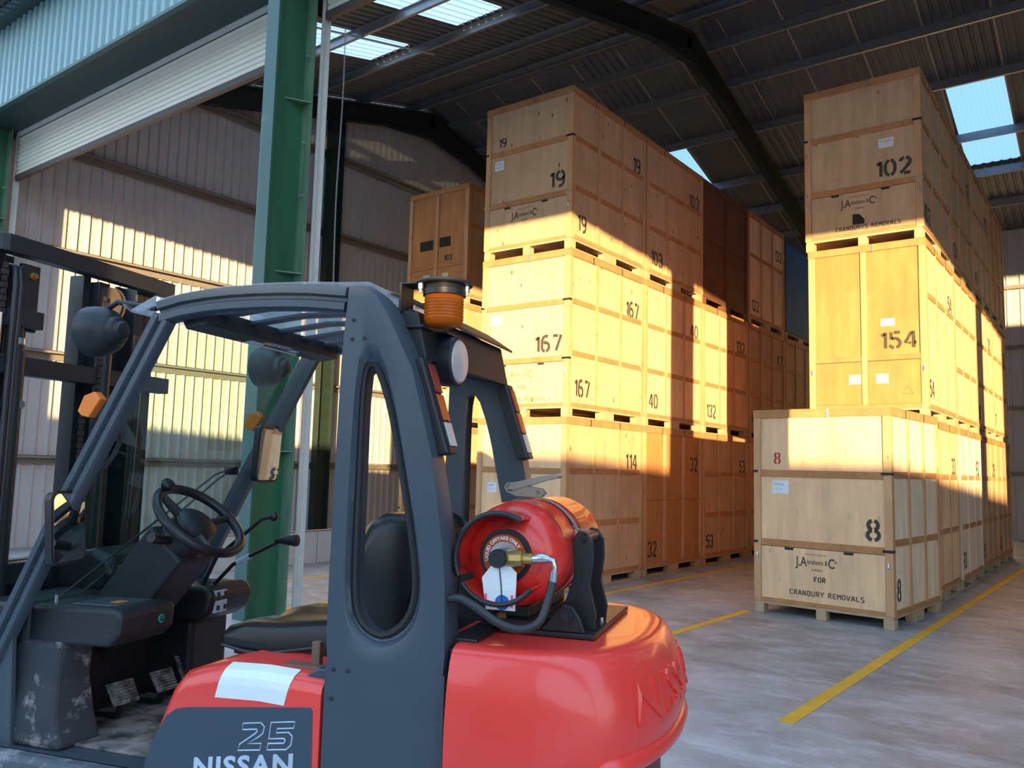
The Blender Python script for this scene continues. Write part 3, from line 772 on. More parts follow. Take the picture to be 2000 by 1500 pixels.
crate('', 'brown crate behind the crate with two black patches', (XL, YL + DY_, HM * 2), tone='tan', side_tone='warm', style='doors', side_num='', near=False, group='crates of the left row')

crate('', 'brown crate under the top one at the back of the left row', (XL, YL + DY_, HM), tone='warm', side_num='', near=False, group='crates of the left row')
crate('', 'brown crate on the floor at the back of the left row', (XL, YL + DY_, 0), tone='warm', side_num='', near=False, group='crates of the left row')
# right row
XR, YRr, HR = -3.52, 11.45, 2.355
crate('8', 'pale plywood crate stencilled 8, standing alone in front of the right-hand stacks', (-3.60, 9.60, 0), rz=R(-4.5), w=1.56, d=1.86, h=2.36, tone='clear', side_tone='white', front_num='8', small='8', small_red=True, side_hi=False,
      maker=dict(**{'for': 1}, name='CRANBURY REMOVALS'), paper=[(0.22, 1.38, 0.20, 0.155, 'paper', [('FORDE', 0.028), ('1. 9. 14', 0.024)])], boards=False, foot=0.105, group='crates of the right row')
t = crate('33', 'pale crate stencilled 33 on the floor behind the crate 8, under the crate 154', (XR, YRr + 0.02, 0), w=1.50, tone='clear', side_tone='clear', h=HR, group='crates of the right row')
t = crate('154', 'sunlit orange two-door crate stencilled 154, behind and above the crate 8', (XR + 0.02, YRr, HR), w=1.49, tone='tan', side_tone='clear', style='doors', front_num='154', h=HR, side_num='54', side_rails=(0.69,), straps=True,
          paper=[(0.93, 1.23, 0.17, 0.10, 'paper', [('', 0.02)])], group='crates of the right row')
for x0 in (0.52, 0.86):
    mb = MB(); mb.box(x0, x0 + 0.155, 0.006, 0.0115, 0.47, 0.60); q = mb.build('card_holder', M['card'], t)
    mb = MB(); mb.box(x0 + 0.035, x0 + 0.12, 0.0035, 0.006, 0.505, 0.56); mb.build('card_slot', M['zinc'], q)
mb = MB(); mb.tube([(1.17, 0.011, 0.33), (1.24, 0.011, 0.43), (1.31, 0.011, 0.33)], 0.003, 4, True); mb.build('triangle_mark', M['stencil_red'], t)
crate('102', 'plywood crate stencilled 102, topmost of the front right-hand stack', (XR - 0.01, YRr - 0.02, HR * 2), w=1.51, tone='pale', front_num='102', h=HR - 0.05, maker=dict(name='CRANBURYS REMOVALS', patch=1), paper=[(0.98, 1.30, 0.19, 0.13, 'paper', [('Fordham', 0.03)])], side_hi=False, group='crates of the right row')
Yb = YRr + 2.175
crate('93', 'whitish crate stencilled 93 on the floor, second behind the crate 8', (XR, Yb, 0), w=1.52, tone='white', side_tone='white', timber='orange', post='white', h=HR, group='crates of the right row')
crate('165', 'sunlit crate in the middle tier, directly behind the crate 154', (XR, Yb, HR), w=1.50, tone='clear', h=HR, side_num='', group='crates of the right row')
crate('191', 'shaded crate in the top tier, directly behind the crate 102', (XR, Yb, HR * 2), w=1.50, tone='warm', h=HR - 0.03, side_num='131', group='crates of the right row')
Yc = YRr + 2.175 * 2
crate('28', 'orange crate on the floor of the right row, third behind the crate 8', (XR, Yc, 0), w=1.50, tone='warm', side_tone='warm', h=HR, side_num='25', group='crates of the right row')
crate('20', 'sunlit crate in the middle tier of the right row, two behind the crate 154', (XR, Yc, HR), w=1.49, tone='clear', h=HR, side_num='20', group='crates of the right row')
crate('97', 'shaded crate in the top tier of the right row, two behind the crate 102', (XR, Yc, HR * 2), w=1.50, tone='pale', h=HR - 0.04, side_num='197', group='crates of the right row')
Yd = YRr + 2.175 * 3
crate('45', 'crate on the floor at the far end of the right row', (XR, Yd, 0), w=1.50, tone='warm', h=HR, side_num='45', group='crates of the right row')
crate('17', 'sunlit crate in the middle tier at the far end of the right row', (XR, Yd, HR), w=1.49, tone='clear', h=HR, side_num='17', group='crates of the right row')
crate('60', 'shaded crate in the top tier at the far end of the right row', (XR, Yd, HR * 2), w=1.50, tone='tan', h=HR - 0.04, side_num='', group='crates of the right row')

# ================================================================== FORKLIFT  (local x = towards its rear, y = away from the near side, z up)
M['fk'] = mat('forklift_grey', (0.050, 0.068, 0.087), 0.38, var=0.06, scale=8)
M['fk_in'] = mat('forklift_dark_grey', (0.013, 0.0155, 0.019), 0.5, var=0.1)
M['sill'] = mat('scuffed_sill', (0.115, 0.135, 0.155), 0.6, var=0.5, scale=8)
M['black'] = mat('black_plastic', (0.014, 0.014, 0.016), 0.42, var=0.1)
M['mast'] = mat('mast_black', (0.016, 0.019, 0.024), 0.42, var=0.15)
M['red'] = mat('forklift_red', (0.86, 0.055, 0.042), 0.28, var=0.05, scale=3, coat=0.3)
M['vinyl'] = mat('black_vinyl', (0.008, 0.008, 0.010), 0.33, var=0.1, spec=0.4)
M['decal'] = mat('slate_decal', (0.045, 0.068, 0.095), 0.45, var=0.04)
M['silver'] = mat('pale_lettering', (0.50, 0.58, 0.68), 0.45)
M['white'] = mat('white_sticker', (0.80, 0.84, 0.86), 0.35, var=0.02)
M['chrome'] = mat('mirror_glass', (0.86, 0.86, 0.86), 0.02, 1.0, var=0.0)
M['brass'] = mat('brass', (0.50, 0.34, 0.12), 0.35, 0.9)
M['hose'] = mat('hose_rubber', (0.022, 0.023, 0.026), 0.42)
M['amberplate'] = mat('amber_reflector', (0.85, 0.20, 0.02), 0.35)
M['redlens'] = mat('red_lens', (0.20, 0.008, 0.016), 0.25)
M['maroon'] = mat('recess_dark_red', (0.16, 0.045, 0.045), 0.6, var=0.3)
M['orangelens'] = mat('orange_lens', (0.45, 0.07, 0.012), 0.25)
M['clearlens'] = mat('clear_lens', (0.45, 0.44, 0.45), 0.25, var=0.08, scale=40)
M['rust'] = mat('rusty_chain', (0.045, 0.028, 0.02), 0.75, var=0.3, scale=25)
M['steel'] = mat('bright_steel', (0.55, 0.57, 0.60), 0.25, 0.9)
M['brownrust'] = mat('brown_bracket', (0.19, 0.10, 0.07), 0.6, var=0.15)
M['muddy'] = mat('muddy_floor_mat', (0.20, 0.185, 0.165), 0.85, var=0.75, scale=7, bump=0.3)
M['scuffed'] = mat('scuffed_plastic', (0.026, 0.031, 0.037), 0.6, var=0.5, scale=9)
M['tread'] = mat('pedal_rubber', (0.16, 0.16, 0.165), 0.7, var=0.3, scale=20)
M['strapw'] = mat('grey_webbing', (0.26, 0.23, 0.20), 0.8, var=0.15, scale=30)
M['ratch'] = mat('dull_ratchet_steel', (0.36, 0.32, 0.26), 0.42, 0.35, var=0.15)
M['tealpaper'] = mat('teal_paper', (0.25, 0.55, 0.56), 0.6)
M['blue'] = mat('blue_print', (0.015, 0.14, 0.55), 0.5)
M['pink'] = mat('pink_print', (0.75, 0.15, 0.22), 0.5)
M['greenlabel'] = mat('green_sticker', (0.01, 0.32, 0.22), 0.5)
M['glass'] = glassy('windscreen_glass', (0.80, 0.93, 0.89))
M['pvc'] = glassy('clear_pvc_sheet', (0.92, 0.94, 0.96), 0.22, 0.09)
def amber():
    mt, n, b, out = _new('amber_lens')
    b.inputs['Base Color'].default_value = (0.66, 0.14, 0.008, 1); b.inputs['Roughness'].default_value = 0.18
    b.inputs['Transmission Weight'].default_value = 0.25; b.inputs['IOR'].default_value = 1.25
    return mt
M['amber'] = amber()
def tank_red():
    mt, n, b, out = _new('gas_cylinder_red')
    v = coords(n, (1, 1, 1), False)
    f = noise(n, v, 5.5, 5, 0.6)
    n.links.new(ramp(n, f, [(0.37, (0.03, 0.02, 0.022)), (0.44, (0.42, 0.020, 0.016)), (0.55, (0.74, 0.035, 0.026)), (0.8, (0.80, 0.05, 0.035))]), b.inputs['Base Color'])
    b.inputs['Roughness'].default_value = 0.27; b.inputs['Coat Weight'].default_value = 0.25
    return mt
M['tank'] = tank_red()

def catmull(P, n=6):
    P = [Vector(p) for p in P]; out = []
    for i in range(len(P) - 1):
        a, b, c, d = P[max(i - 1, 0)], P[i], P[i + 1], P[min(i + 2, len(P) - 1)]
        for k in range(n):
            t = k / n; out.append(.5 * ((2 * b) + (c - a) * t + (2 * a - 5 * b + 4 * c - d) * t * t + (3 * b - a - 3 * c + d) * t ** 3))
    return out + [P[-1]]
def dirty(name, col, dirt, lo, hi, scale=9, rough=0.65):
    """plastic or rubber with patches of dried mud and scuffing"""
    mt, n, b, out = _new(name)
    v = coords(n, (1, 1, 1), False)
    f = noise(n, v, scale, 7, 0.68)
    n.links.new(mix(n, col, dirt, ramp(n, f, [(lo, (0, 0, 0)), (hi, (0.85, 0.85, 0.85))])), b.inputs['Base Color'])
    b.inputs['Roughness'].default_value = rough
    return mt
M['scuffed'] = dirty('scuffed_plastic', (0.026, 0.031, 0.038), (0.26, 0.24, 0.22), 0.56, 0.66, 11)
M['sill'] = dirty('scuffed_sill', (0.085, 0.103, 0.122), (0.36, 0.36, 0.36), 0.50, 0.64, 10)
M['muddy'] = dirty('muddy_floor_mat', (0.035, 0.034, 0.034), (0.34, 0.31, 0.27), 0.40, 0.60, 8, 0.85)
M['tread'] = dirty('pedal_rubber', (0.05, 0.05, 0.05), (0.30, 0.29, 0.28), 0.42, 0.58, 24, 0.8)
FK = thing('forklift', 'red and grey gas forklift truck parked across the open doorway', 'forklift', (-1.7, 1.79, 0), R(19.0))
def pt(a, name, material, parent=FK, **k):
    return a.build(name, material, parent, **k)
def resample(pts, n):
    pts = [Vector(p) for p in pts]; pts = pts + [pts[0]]
    d = [0]
    for a, b in zip(pts, pts[1:]): d.append(d[-1] + (b - a).length)
    out = []; j = 0
    for i in range(n):
        t = d[-1] * i / n
        while d[j + 1] < t: j += 1
        f = (t - d[j]) / max(d[j + 1] - d[j], 1e-9); out.append(pts[j].lerp(pts[j + 1], f))
    return out
def smooth_closed(pts, n, it=2):
    p = [Vector(q) for q in pts]
    for _ in range(it):
        q = []
        for i in range(len(p)):
            a, b = p[i], p[(i + 1) % len(p)]; q += [a.lerp(b, 0.25), a.lerp(b, 0.75)]
        p = q
    return resample(p, n)

# ---- rear pillars with the tall window
WIN = [(-.187, 1.915), (-.2, 1.892), (-.208, 1.831), (-.207, 1.53), (-.208, 1.205), (-.186, 1.123), (-.124, 1.086), (-.074, 1.095), (-.017, 1.144), (.002, 1.235), (-.017, 1.369), (-.051, 1.535), (-.104, 1.767), (-.144, 1.871), (-.163, 1.908)]
REC = [(-.169, 1.984), (-.203, 1.956), (-.217, 1.892), (-.226, 1.53), (-.229, 1.208), (-.205, 1.095), (-.150, 1.058), (-.08, 1.054), (-.015, 1.085), (.026, 1.15), (.033, 1.235), (.014, 1.372), (-.022, 1.54), (-.074, 1.772), (-.112, 1.90), (-.140, 1.965)]
FACE = [(-.255, 2.150), (-.24, 2.152), (-.195, 2.145), (-.145, 2.112), (-.085, 2.001), (-.027, 1.89), (.048, 1.624), (.086, 1.399), (.102, 1.271), (.105, 1.173), (.112, .95), (.113, .30), (-.275, .30), (-.274, .699), (-.277, 1.174), (-.274, 1.606), (-.269, 1.941)]
SIL = [(-.265, 2.165), (-.25, 2.170), (-.195, 2.162), (-.118, 2.092), (-.053, 1.958), (-.005, 1.83), (.05, 1.623), (.096, 1.393), (.106, 1.271), (.111, 1.173), (.116, .95), (.117, .30), (-.285, .30), (-.284, .699), (-.287, 1.174), (-.284, 1.606), (-.279, 1.941)]
def ang_ring(pts, c, n):
    """resample an outline by angle about c so that rings match up"""
    P = [Vector(p) for p in pts]; out = []
    for i in range(n):
        a = 2 * math.pi * i / n; dx, dz = math.sin(a), math.cos(a) ; best = None
        for p, q in zip(P, P[1:] + P[:1]):
            x1, z1, x2, z2 = p.x - c[0], p.y - c[1], q.x - c[0], q.y - c[1]
            den = dx * (z2 - z1) - dz * (x2 - x1)
            if abs(den) < 1e-12: continue
            t = (x1 * (z2 - z1) - z1 * (x2 - x1)) / den; s_ = (x1 * dz - z1 * dx) / den
            if t > 0 and -1e-6 <= s_ <= 1 + 1e-6 and (best is None or t > best): best = t
        best = best or 0.1
        out.append((c[0] + dx * best, c[1] + dz * best))
    return out
def arc_match(rings, n):
    """resample outlines by arclength, all starting at their topmost point and running clockwise"""
    res = []
    for r in rings:
        r = [Vector(p) for p in r]
        area = sum(a.x * b.y - b.x * a.y for a, b in zip(r, r[1:] + r[:1]))
        if area > 0: r = r[::-1]
        k = max(range(len(r)), key=lambda i: r[i].y); res.append(resample(r[k:] + r[:k], n))
    return res
def rear_pillar(mirror):
    Y = (lambda v: 1.0 - v) if mirror else (lambda v: v)
    # inner ring -> recess -> outer face split at the recess: the lower solid panel is built below the window part
    n = 96; c = (-.115, 1.45)
    zcut = 1.0
    def clip(pts):
        return [(x, max(z, zcut)) for x, z in pts]
    fc, si = clip(FACE), clip(SIL)
    win_s = smooth_closed(WIN, 60, 2); rec_s = smooth_closed(REC, 60, 2)
    def ring(pts, v): return [(p[0], Y(v), p[1]) for p in pts]
    angs = lambda pts: ang_ring([(p[0], p[1]) for p in pts], c, n)
    w0 = angs(win_s); r0 = angs(rec_s); f0 = angs(fc); s0 = angs(si)
    r1 = [((a[0] * 0.5 + b[0] * 0.5), (a[1] * 0.5 + b[1] * 0.5)) for a, b in zip(r0, w0)]
    mb = MB()
    mb.loft([ring(w0, .09), ring(w0, .035), ring(r1, .028), ring([(a[0] * .85 + b[0] * .15, a[1] * .85 + b[1] * .15) for a, b in zip(r0, w0)], .004), ring(r0, .0), ring(f0, .0), ring([(a[0] * .45 + b[0] * .55, a[1] * .45 + b[1] * .55) for a, b in zip(f0, s0)], .016), ring(s0, .05), ring(s0, .09)], True, False, True)
    # solid skirt below the window
    lowf = [(p[0], min(p[1], zcut)) for p in FACE if p[1] <= 1.18]
    xs = [(-.275, zcut), (-.275, .30), (.113, .30), (.1115, zcut)]
    mb.loft([[(x, Y(0), z) for x, z in xs], [(x + (.005 if x > 0 else -.005), Y(.05), z) for x, z in xs], [(x + (.005 if x > 0 else -.005), Y(.09), z) for x, z in xs]])
    o = pt(mb, 'rear_pillar', M['fk'], smooth=True)
    # rubber seal round the window and the pillar's bolts
    sl = MB(); sp_ = [(p[0], Y(.034), p[1]) for p in resample(win_s, 70)]
    sl.tube(sp_, 0.0125, 8, True); sl.build('window_seal', M['rubber'], o, smooth=True)
    for x, z in ((-.232, 2.045), (-.235, 1.985), (-.192, 1.987), (-.246, .985), (-.198, .985), (-.25, .90)):
        b = MB(); b.lathe([(0, .0), (0.0, .006), (0.002, .0065), (.003, .004), (.003, 0)], (x, Y(-.0005), z), (0, -1 if not mirror else 1, 0), 10); b.build('screw', M['rubber'], o)
    return o
rear_pillar(False); rear_pillar(True)

# ---- front pillars and roof rails: grooved section swept along a line
def sweep(path, sect, mirror, name):
    """path in (x,z); sect = [(in-plane offset, y)]"""
    Y = (lambda v: 1.0 - v) if mirror else (lambda v: v)
    P = [Vector(p) for p in path]; rings = []
    for i, p in enumerate(P):
        a = P[max(i - 1, 0)]; b = P[min(i + 1, len(P) - 1)]; t = (b - a).normalized(); nn = Vector((-t.y, t.x))
        rings.append([(p.x + nn.x * s_, Y(v), p.y + nn.y * s_) for s_, v in sect])
    mb = MB(); mb.loft(rings); return pt(mb, name, M['fk'], smooth=True)
PSEC = [(.040, .012), (.031, .0), (.010, .0), (.004, .016), (-.006, .016), (-.012, .004), (-.030, .004), (-.037, .014), (-.037, .045), (.040, .045)]
for mir in (False, True):
    sweep([(-1.80, .52), (-1.545, 1.017), (-1.336, 1.433), (-1.147, 1.771), (-.976, 2.080)], PSEC, mir, 'front_pillar')
    sweep([(-.990, 2.102), (-.90, 2.122), (-.80, 2.133), (-.70, 2.138), (-.60, 2.139), (-.50, 2.137), (-.40, 2.132), (-.268, 2.118)],
          [(.038, .016), (.030, .0), (.006, .0), (.0, .016), (-.010, .016), (-.016, .003), (-.038, .003), (-.045, .012), (-.045, .055), (.038, .055)], mir, 'roof_rail')
# windscreen head, overhead crossbeam and bars
mb = MB(); mb.prism([(-.915, 2.045), (-.83, 2.058), (-.83, 2.118), (-.95, 2.105)], 1, 0.06, 0.94); fb = pt(mb, 'front_crossbeam', M['fk_in'], bevel=.004)
def on_beam(v): return None
beam_n = Vector((-.025, 0, -.155))
def beam_pt(a, b, d=0.0):
    """a along y, b across the sloping underside"""
    p0 = Vector((-.915, a, 2.045)); p1 = Vector((-.83, a, 2.058)); q = p0.lerp(p1, b); nn = Vector((.151, 0, -.988)); return q + nn * d
for a0, a1, b0, b1, mm in ((.30, .35, .10, .34, 'redlens'), (.36, .46, .12, .60, 'white'), (.43, .46, .52, .86, 'yellow'), (.465, .60, .52, .86, 'white'), (.46, .72, .10, .30, 'white'), (.47, .50, .32, .48, 'redlens'), (.62, .68, .4, .7, 'white')):
    s_ = MB(); s_.loft([[tuple(beam_pt(a0, b0, d)), tuple(beam_pt(a1, b0, d)), tuple(beam_pt(a1, b1, d)), tuple(beam_pt(a0, b1, d))] for d in (.0006, .0016)]); s_.build('warning_label', M[mm], fb)
for k in range(4):
    s_ = MB(); a = .475 + k * .032; s_.loft([[tuple(beam_pt(a, .58, d)), tuple(beam_pt(a + .016, .58, d)), tuple(beam_pt(a + .010, .80, d)), tuple(beam_pt(a + .004, .80, d))] for d in (.0018, .0024)]); s_.build('warning_symbol', M['black'], fb)
for y in (.155, .325, .50, .675, .845):
    mb = MB(); path = [(-.85, 2.094), (-.62, 2.120), (-.45, 2.120), (-.28, 2.108), (-.10, 2.085)]
    mb.loft([[(x, y - .024, z + .004), (x, y + .024, z + .004), (x, y + .024, z + .018), (x, y - .024, z + .018)] for x, z in path]); pt(mb, 'roof_bar', M['fk'], bevel=.003)
mb = MB(); mb.prism([(-.20, 1.965), (-.02, 1.93), (-.055, 2.085), (-.20, 2.10)], 1, .09, .91); rb = pt(mb, 'rear_crossbeam', M['fk_in'], bevel=.006)
# clear weather cover over the bars, with its black rear edge
mb = MB(); path = [(-1.02, 2.141), (-.9, 2.166), (-.75, 2.178), (-.6, 2.182), (-.45, 2.180), (-.3, 2.172), (-.2, 2.168)]
mb.loft([[(x, .03, z), (x, .97, z), (x, .97, z + .004), (x, .03, z + .004)] for x, z in path]); pt(mb, 'rain_cover', M['pvc'])
mb = MB(); path = [(-.22, 2.178), (-.14, 2.150), (-.09, 2.118), (-.03, 2.078)]
mb.loft([[(x, .19, z - .004), (x, .985, z - .004), (x, .985, z + .006), (x, .19, z + .006)] for x, z in path]); pt(mb, 'rear_rain_flap', M['black'], bevel=.003)
mb = MB(); mb.loft([[(-1.155, .02, 2.128), (-1.155, .18, 2.128), (-1.155, .18, 2.136), (-1.155, .02, 2.136)], [(-1.10, .0, 2.10), (-1.10, .30, 2.10), (-1.10, .30, 2.108), (-1.10, .0, 2.108)], [(-1.0, .0, 2.146), (-1.0, .4, 2.146), (-1.0, .4, 2.154), (-1.0, .0, 2.154)]]); pt(mb, 'visor', M['pvc'])
# windscreen
mb = MB(); mb.loft([[(-1.595, .075, 1.00), (-1.595, .925, 1.00), (-1.600, .925, 1.003), (-1.600, .075, 1.003)], [(-1.01, .075, 2.06), (-1.01, .925, 2.06), (-1.015, .925, 2.063), (-1.015, .075, 2.063)]]); pt(mb, 'windscreen', M['glass'])
mb = MB(); mb.tube([(-1.60, .18, 1.01), (-1.477, .432, 1.232), (-1.31, .775, 1.536), (-1.30, .86, 1.56)], .005, 8); mb.tube([(-1.60, .25, 1.0), (-1.492, .506, 1.204), (-1.319, .811, 1.518), (-1.30, .86, 1.55)], .005, 8)
mb.box(-1.315, -1.285, .84, .90, 1.535, 1.57); pt(mb, 'windscreen_wiper', M['black'])
mb = MB(); mb.tube(catmull([(-1.36, .045, 1.50), (-1.30, .05, 1.515), (-1.255, .06, 1.535), (-1.215, .085, 1.595), (-1.195, .095, 1.66), (-1.195, .07, 1.70), (-1.24, .045, 1.705)], 4), .008, 10); pt(mb, 'grab_handle', M['fk_in'], smooth=True)

# ---- lamps
def work_lamp(p, direction, name='work_lamp', r=.098, back=True):
    mb = MB(); d = direction
    mb.lathe([(.055, r * .93), (.05, r), (.02, r * 1.0), (-.01, r * .97), (-.035, r * .86), (-.052, r * .68), (-.056, r * .58), (-.075, r * .52), (-.082, r * .38), (-.096, r * .32), (-.102, .0)], p, (d, 0, 0), 36); o = pt(mb, name, M['fk_in'], smooth=True)
    l = MB(); l.lathe([(.054, 0), (.054, r * .88), (.060, r * .80), (.064, 0)], p, (d, 0, 0), 36); l.build('lens', M['clearlens'], o, smooth=True)
    return o
for y, xl in ((.055, -1.27), (.945, -1.185)):
    o = work_lamp((xl, y, 2.046 if y < .5 else 2.026), -1, r=.090)
    b = MB(); s_ = 1 if y > .5 else -1
    b.tube([(xl, y, 2.12), (xl + .06, y, 2.15), (-1.04, y, 2.12)], .010, 8); b.build('lamp_bracket', M['fk_in'], o)
o = work_lamp((-.032, .26, 1.944), 1, r=.083)
b = MB(); b.box(-.10, .0, .20, .30, 2.03, 2.036); b.tube([(-.03, .26, 2.01), (-.05, .26, 2.04)], .012, 8); b.box(-.12, -.02, .24, .28, 1.97, 1.985); b.build('lamp_bracket', M['fk_in'], o)

# tail lamp clusters on the rear edges of the pillars
def tail(mirror):
    Y = (lambda v: 1.0 - v) if mirror else (lambda v: v)
    mb = MB(); prof = [(-.060, 1.921), (-.020, 1.934), (.074, 1.652), (.080, 1.638), (.038, 1.630), (.0, 1.73)]
    mb.loft([[(x + dx, Y(v), z) for x, z in prof] for v, dx in ((.045, 0), (.06, .006), (.115, .006), (.125, 0))]); o = pt(mb, 'tail_lamp', M['black'], bevel=.004)
    a = Vector((-.012, 1.922)); b_ = Vector((.078, 1.652))
    for f0, f1, mm, nm in ((.03, .36, 'redlens', 'red_lens'), (.38, .68, 'orangelens', 'orange_lens'), (.70, .97, 'clearlens', 'clear_lens')):
        p, q = a.lerp(b_, f0), a.lerp(b_, f1); l = MB()
        l.loft([[(p.x + k, Y(.068), p.y), (p.x + k, Y(.118), p.y), (q.x + k, Y(.118), q.y), (q.x + k, Y(.068), q.y)] for k in (.0, .0085)]); l.build(nm, M[mm], o, bevel=.003)
tail(False); tail(True)
for mir in (False, True):
    Y = (lambda v: 1.0 - v) if mir else (lambda v: v)
    mb = MB(); mb.loft([[(-1.312, Y(v), 1.757), (-1.288, Y(v), 1.812), (-1.243, Y(v), 1.826), (-1.215, Y(v), 1.80), (-1.262, Y(v), 1.735), (-1.294, Y(v), 1.742)] for v in (.012, .045)]); pt(mb, 'side_reflector', M['amberplate'], bevel=.003)

# beacon hung below a round plate at the rear corner
bx_, by_, bz_ = .020, .12, 2.168
mb = MB(); mb.lathe([(0, .088), (.006, .092), (.012, .086), (.016, 0)], (bx_, by_, bz_), (0, 0, 1), 40); mb.box(-.115, bx_, .08, .165, bz_ + .004, bz_ + .010); mb.box(-.118, -.110, .075, .170, 2.040, bz_ + .010); mb.box(-.118, -.03, .075, .170, 2.030, 2.040); bk = pt(mb, 'beacon_bracket', M['fk_in'], bevel=.002)
mb = MB(); prof = [(0, .064), (.014, .066), (.016, .069), (.034, .068), (.036, .064)]; mb.lathe(prof, (bx_, by_, bz_), (0, 0, -1), 40); be = pt(mb, 'beacon', M['black'], smooth=True)
mb = MB(); prof = [(.034, .0), (.034, .062)]
for k in range(8): prof += [(.038 + k * .010, .0635), (.043 + k * .010, .061)]
prof += [(.122, .058), (.130, .046), (.132, .0)]; mb.lathe(prof, (bx_, by_, bz_), (0, 0, -1), 40); mb.build('beacon_lens', M['amber'], be, smooth=True)
mb = MB(); mb.lathe([(.048, .0), (.048, .026), (.10, .026), (.10, .0)], (bx_, by_, bz_), (0, 0, -1), 20); mb.build('beacon_reflector', M['amberplate'], be)
for dx, dy in ((-.06, -.05), (.068, .02), (.02, .07)):
    mb = MB(); mb.lathe([(0, .009), (.018, .009), (.018, .005), (.03, .005)], (bx_ + dx, by_ + dy, bz_), (0, 0, -1), 8); mb.build('bolt', M['steel'], bk)

# mirrors
for p, nm in (((-1.302, .0, 1.356), 'near'), ((-1.135, .90, 1.632), 'far')):
    hw, hh = .094, .122; mb = MB(); pts = []
    for cx, cz, a0 in ((hw - .03, hh - .03, 0), (-hw + .03, hh - .03, 90), (-hw + .03, -hh + .03, 180), (hw - .03, -hh + .03, 270)):
        for k in range(5):
            a = R(a0 + k * 22.5); pts.append((cx + .03 * math.cos(a), cz + .03 * math.sin(a)))
    mx = Matrix.Translation(p) @ Matrix.Rotation(R(14 if nm == 'near' else 4), 4, 'Z') @ Matrix.Rotation(R(-5 if nm == 'near' else 3), 4, 'Y')
    mb.loft([[tuple(mx @ Vector((d, a * s_, b * s_))) for a, b in pts] for d, s_ in ((-.035, .75), (-.02, 1.0), (.006, 1.03), (.008, .97))]); o = pt(mb, 'rear_view_mirror', M['black'], smooth=True)
    g = MB(); g.loft([[tuple(mx @ Vector((d, a * .93, b * .94))) for a, b in pts] for d in (.0075, .0095)]); g.build('mirror_glass', M['chrome'], o)
    s_ = MB(); v = .05 if nm == 'near' else .95
    s_.tube([(p[0] - .03, p[1], p[2]), (p[0] - .06, v, p[2] + .03), (p[0] - .035 if nm == 'near' else p[0] - .08, v, p[2] + .06)], .008, 8); s_.build('mirror_arm', M['black'], o)

# ---- steering
WC = Vector((-1.105, .435, 1.365)); tl = R(40); WN = Vector((math.sin(tl), 0, math.cos(tl))); WU = Vector((math.cos(tl), 0, -math.sin(tl))); WV = Vector((0, 1, 0)); WR = .18
mb = MB(); mb.tube([WC + (WU * math.cos(2 * math.pi * k / 48) + WV * math.sin(2 * math.pi * k / 48)) * WR for k in range(48)], .0185, 12, True)
for a in (90, 210, 330):
    d = WU * math.cos(R(a)) + WV * math.sin(R(a)); mb.tube([WC - WN * .035 + d * .03, WC - WN * .022 + d * .09, WC + d * (WR - .008)], [.022, .018, .014], 8)
sw = pt(mb, 'steering_wheel', M['black'], smooth=True)
mb = MB(); mb.lathe([(-.05, .055), (-.015, .082), (.0, .081), (.010, .068), (.017, .04), (.019, 0)], WC - WN * .01, WN, 32); mb.build('hub', M['black'], sw, smooth=True)
kp = WC + (WU * -0.93 + WV * -.36).normalized() * WR + WN * .012
mb = MB(); mb.lathe([(0, .012), (.01, .022), (.025, .027), (.038, .022), (.043, 0)], kp, WN, 20); mb.build('spinner_knob', M['black'], sw, smooth=True)
cx = Matrix((WU, WV, WN)).transposed().to_4x4(); cx.translation = WC
mb = MB(); mb.lathe([(-.14, .085), (-.12, .095), (-.06, .090), (-.04, .07)], WC, WN, 24); mb.box(-.10, .10, -.10, .10, -.62, -.11, cx); col = pt(mb, 'steering_column', M['fk_in'], bevel=.012)
mb = MB(); mb.tube([WC - WN * .10 + WV * -.06, WC - WN * .085 + WV * -.15, WC - WN * .07 + WV * -.205], [.016, .018, .018], 10); mb.build('direction_lever', M['black'], col, smooth=True)
mb = MB(); mb.box(.086, .088, -.05, -.01, -.16, -.13, cx); mb.build('label', M['silver'], col)

# ---- dash, pods, cowl, floor
mb = MB(); mb.box(-1.74, -1.52, .07, .93, .60, 1.075); pt(mb, 'dashboard', M['fk_in'], bevel=.02)
mb = MB(); mb.prism([(-1.60, 1.065), (-1.15, 1.078), (-1.125, 1.055), (-1.13, .985), (-1.17, .945), (-1.56, .925)], 1, .085, .36); pod = pt(mb, 'instrument_pod', M['fk_in'], bevel=.028, seg=4)
mb = MB(); mb.prism([(-1.40, 1.068), (-1.20, 1.074), (-1.20, 1.0795), (-1.40, 1.0735)], 1, .14, .31); mb.build('display', M['fk'], pod, bevel=.004)
mb = MB(); mb.prism([(-1.275, 1.076), (-1.235, 1.077), (-1.235, 1.0800), (-1.275, 1.0790)], 1, .19, .235); mb.build('orange_tag', M['amberplate'], pod)
mb = MB(); mb.lathe([(0, 0), (0, .016), (.002, .016), (.002, 0)], (-1.1275, .285, 1.018), (1, 0, .05), 20); gs = mb.build('green_sticker', M['greenlabel'], pod)
place_text(text_mesh('G', .018, .001), 'lettering', M['black'], gs, lambda v: (-1.1245 + v.z * .2, .278 + v.x, 1.009 + v.y))
for y in (.215, .245):
    mb = MB(); mb.box(-1.131, -1.126, y - .007, y + .007, 1.0, 1.03); mb.build('switch', M['rubber'], pod)
mb = MB(); mb.tube([(-1.46, .13, 1.06), (-1.46, .13, 1.10)], .007, 8); mb.build('knob', M['steel'], pod)
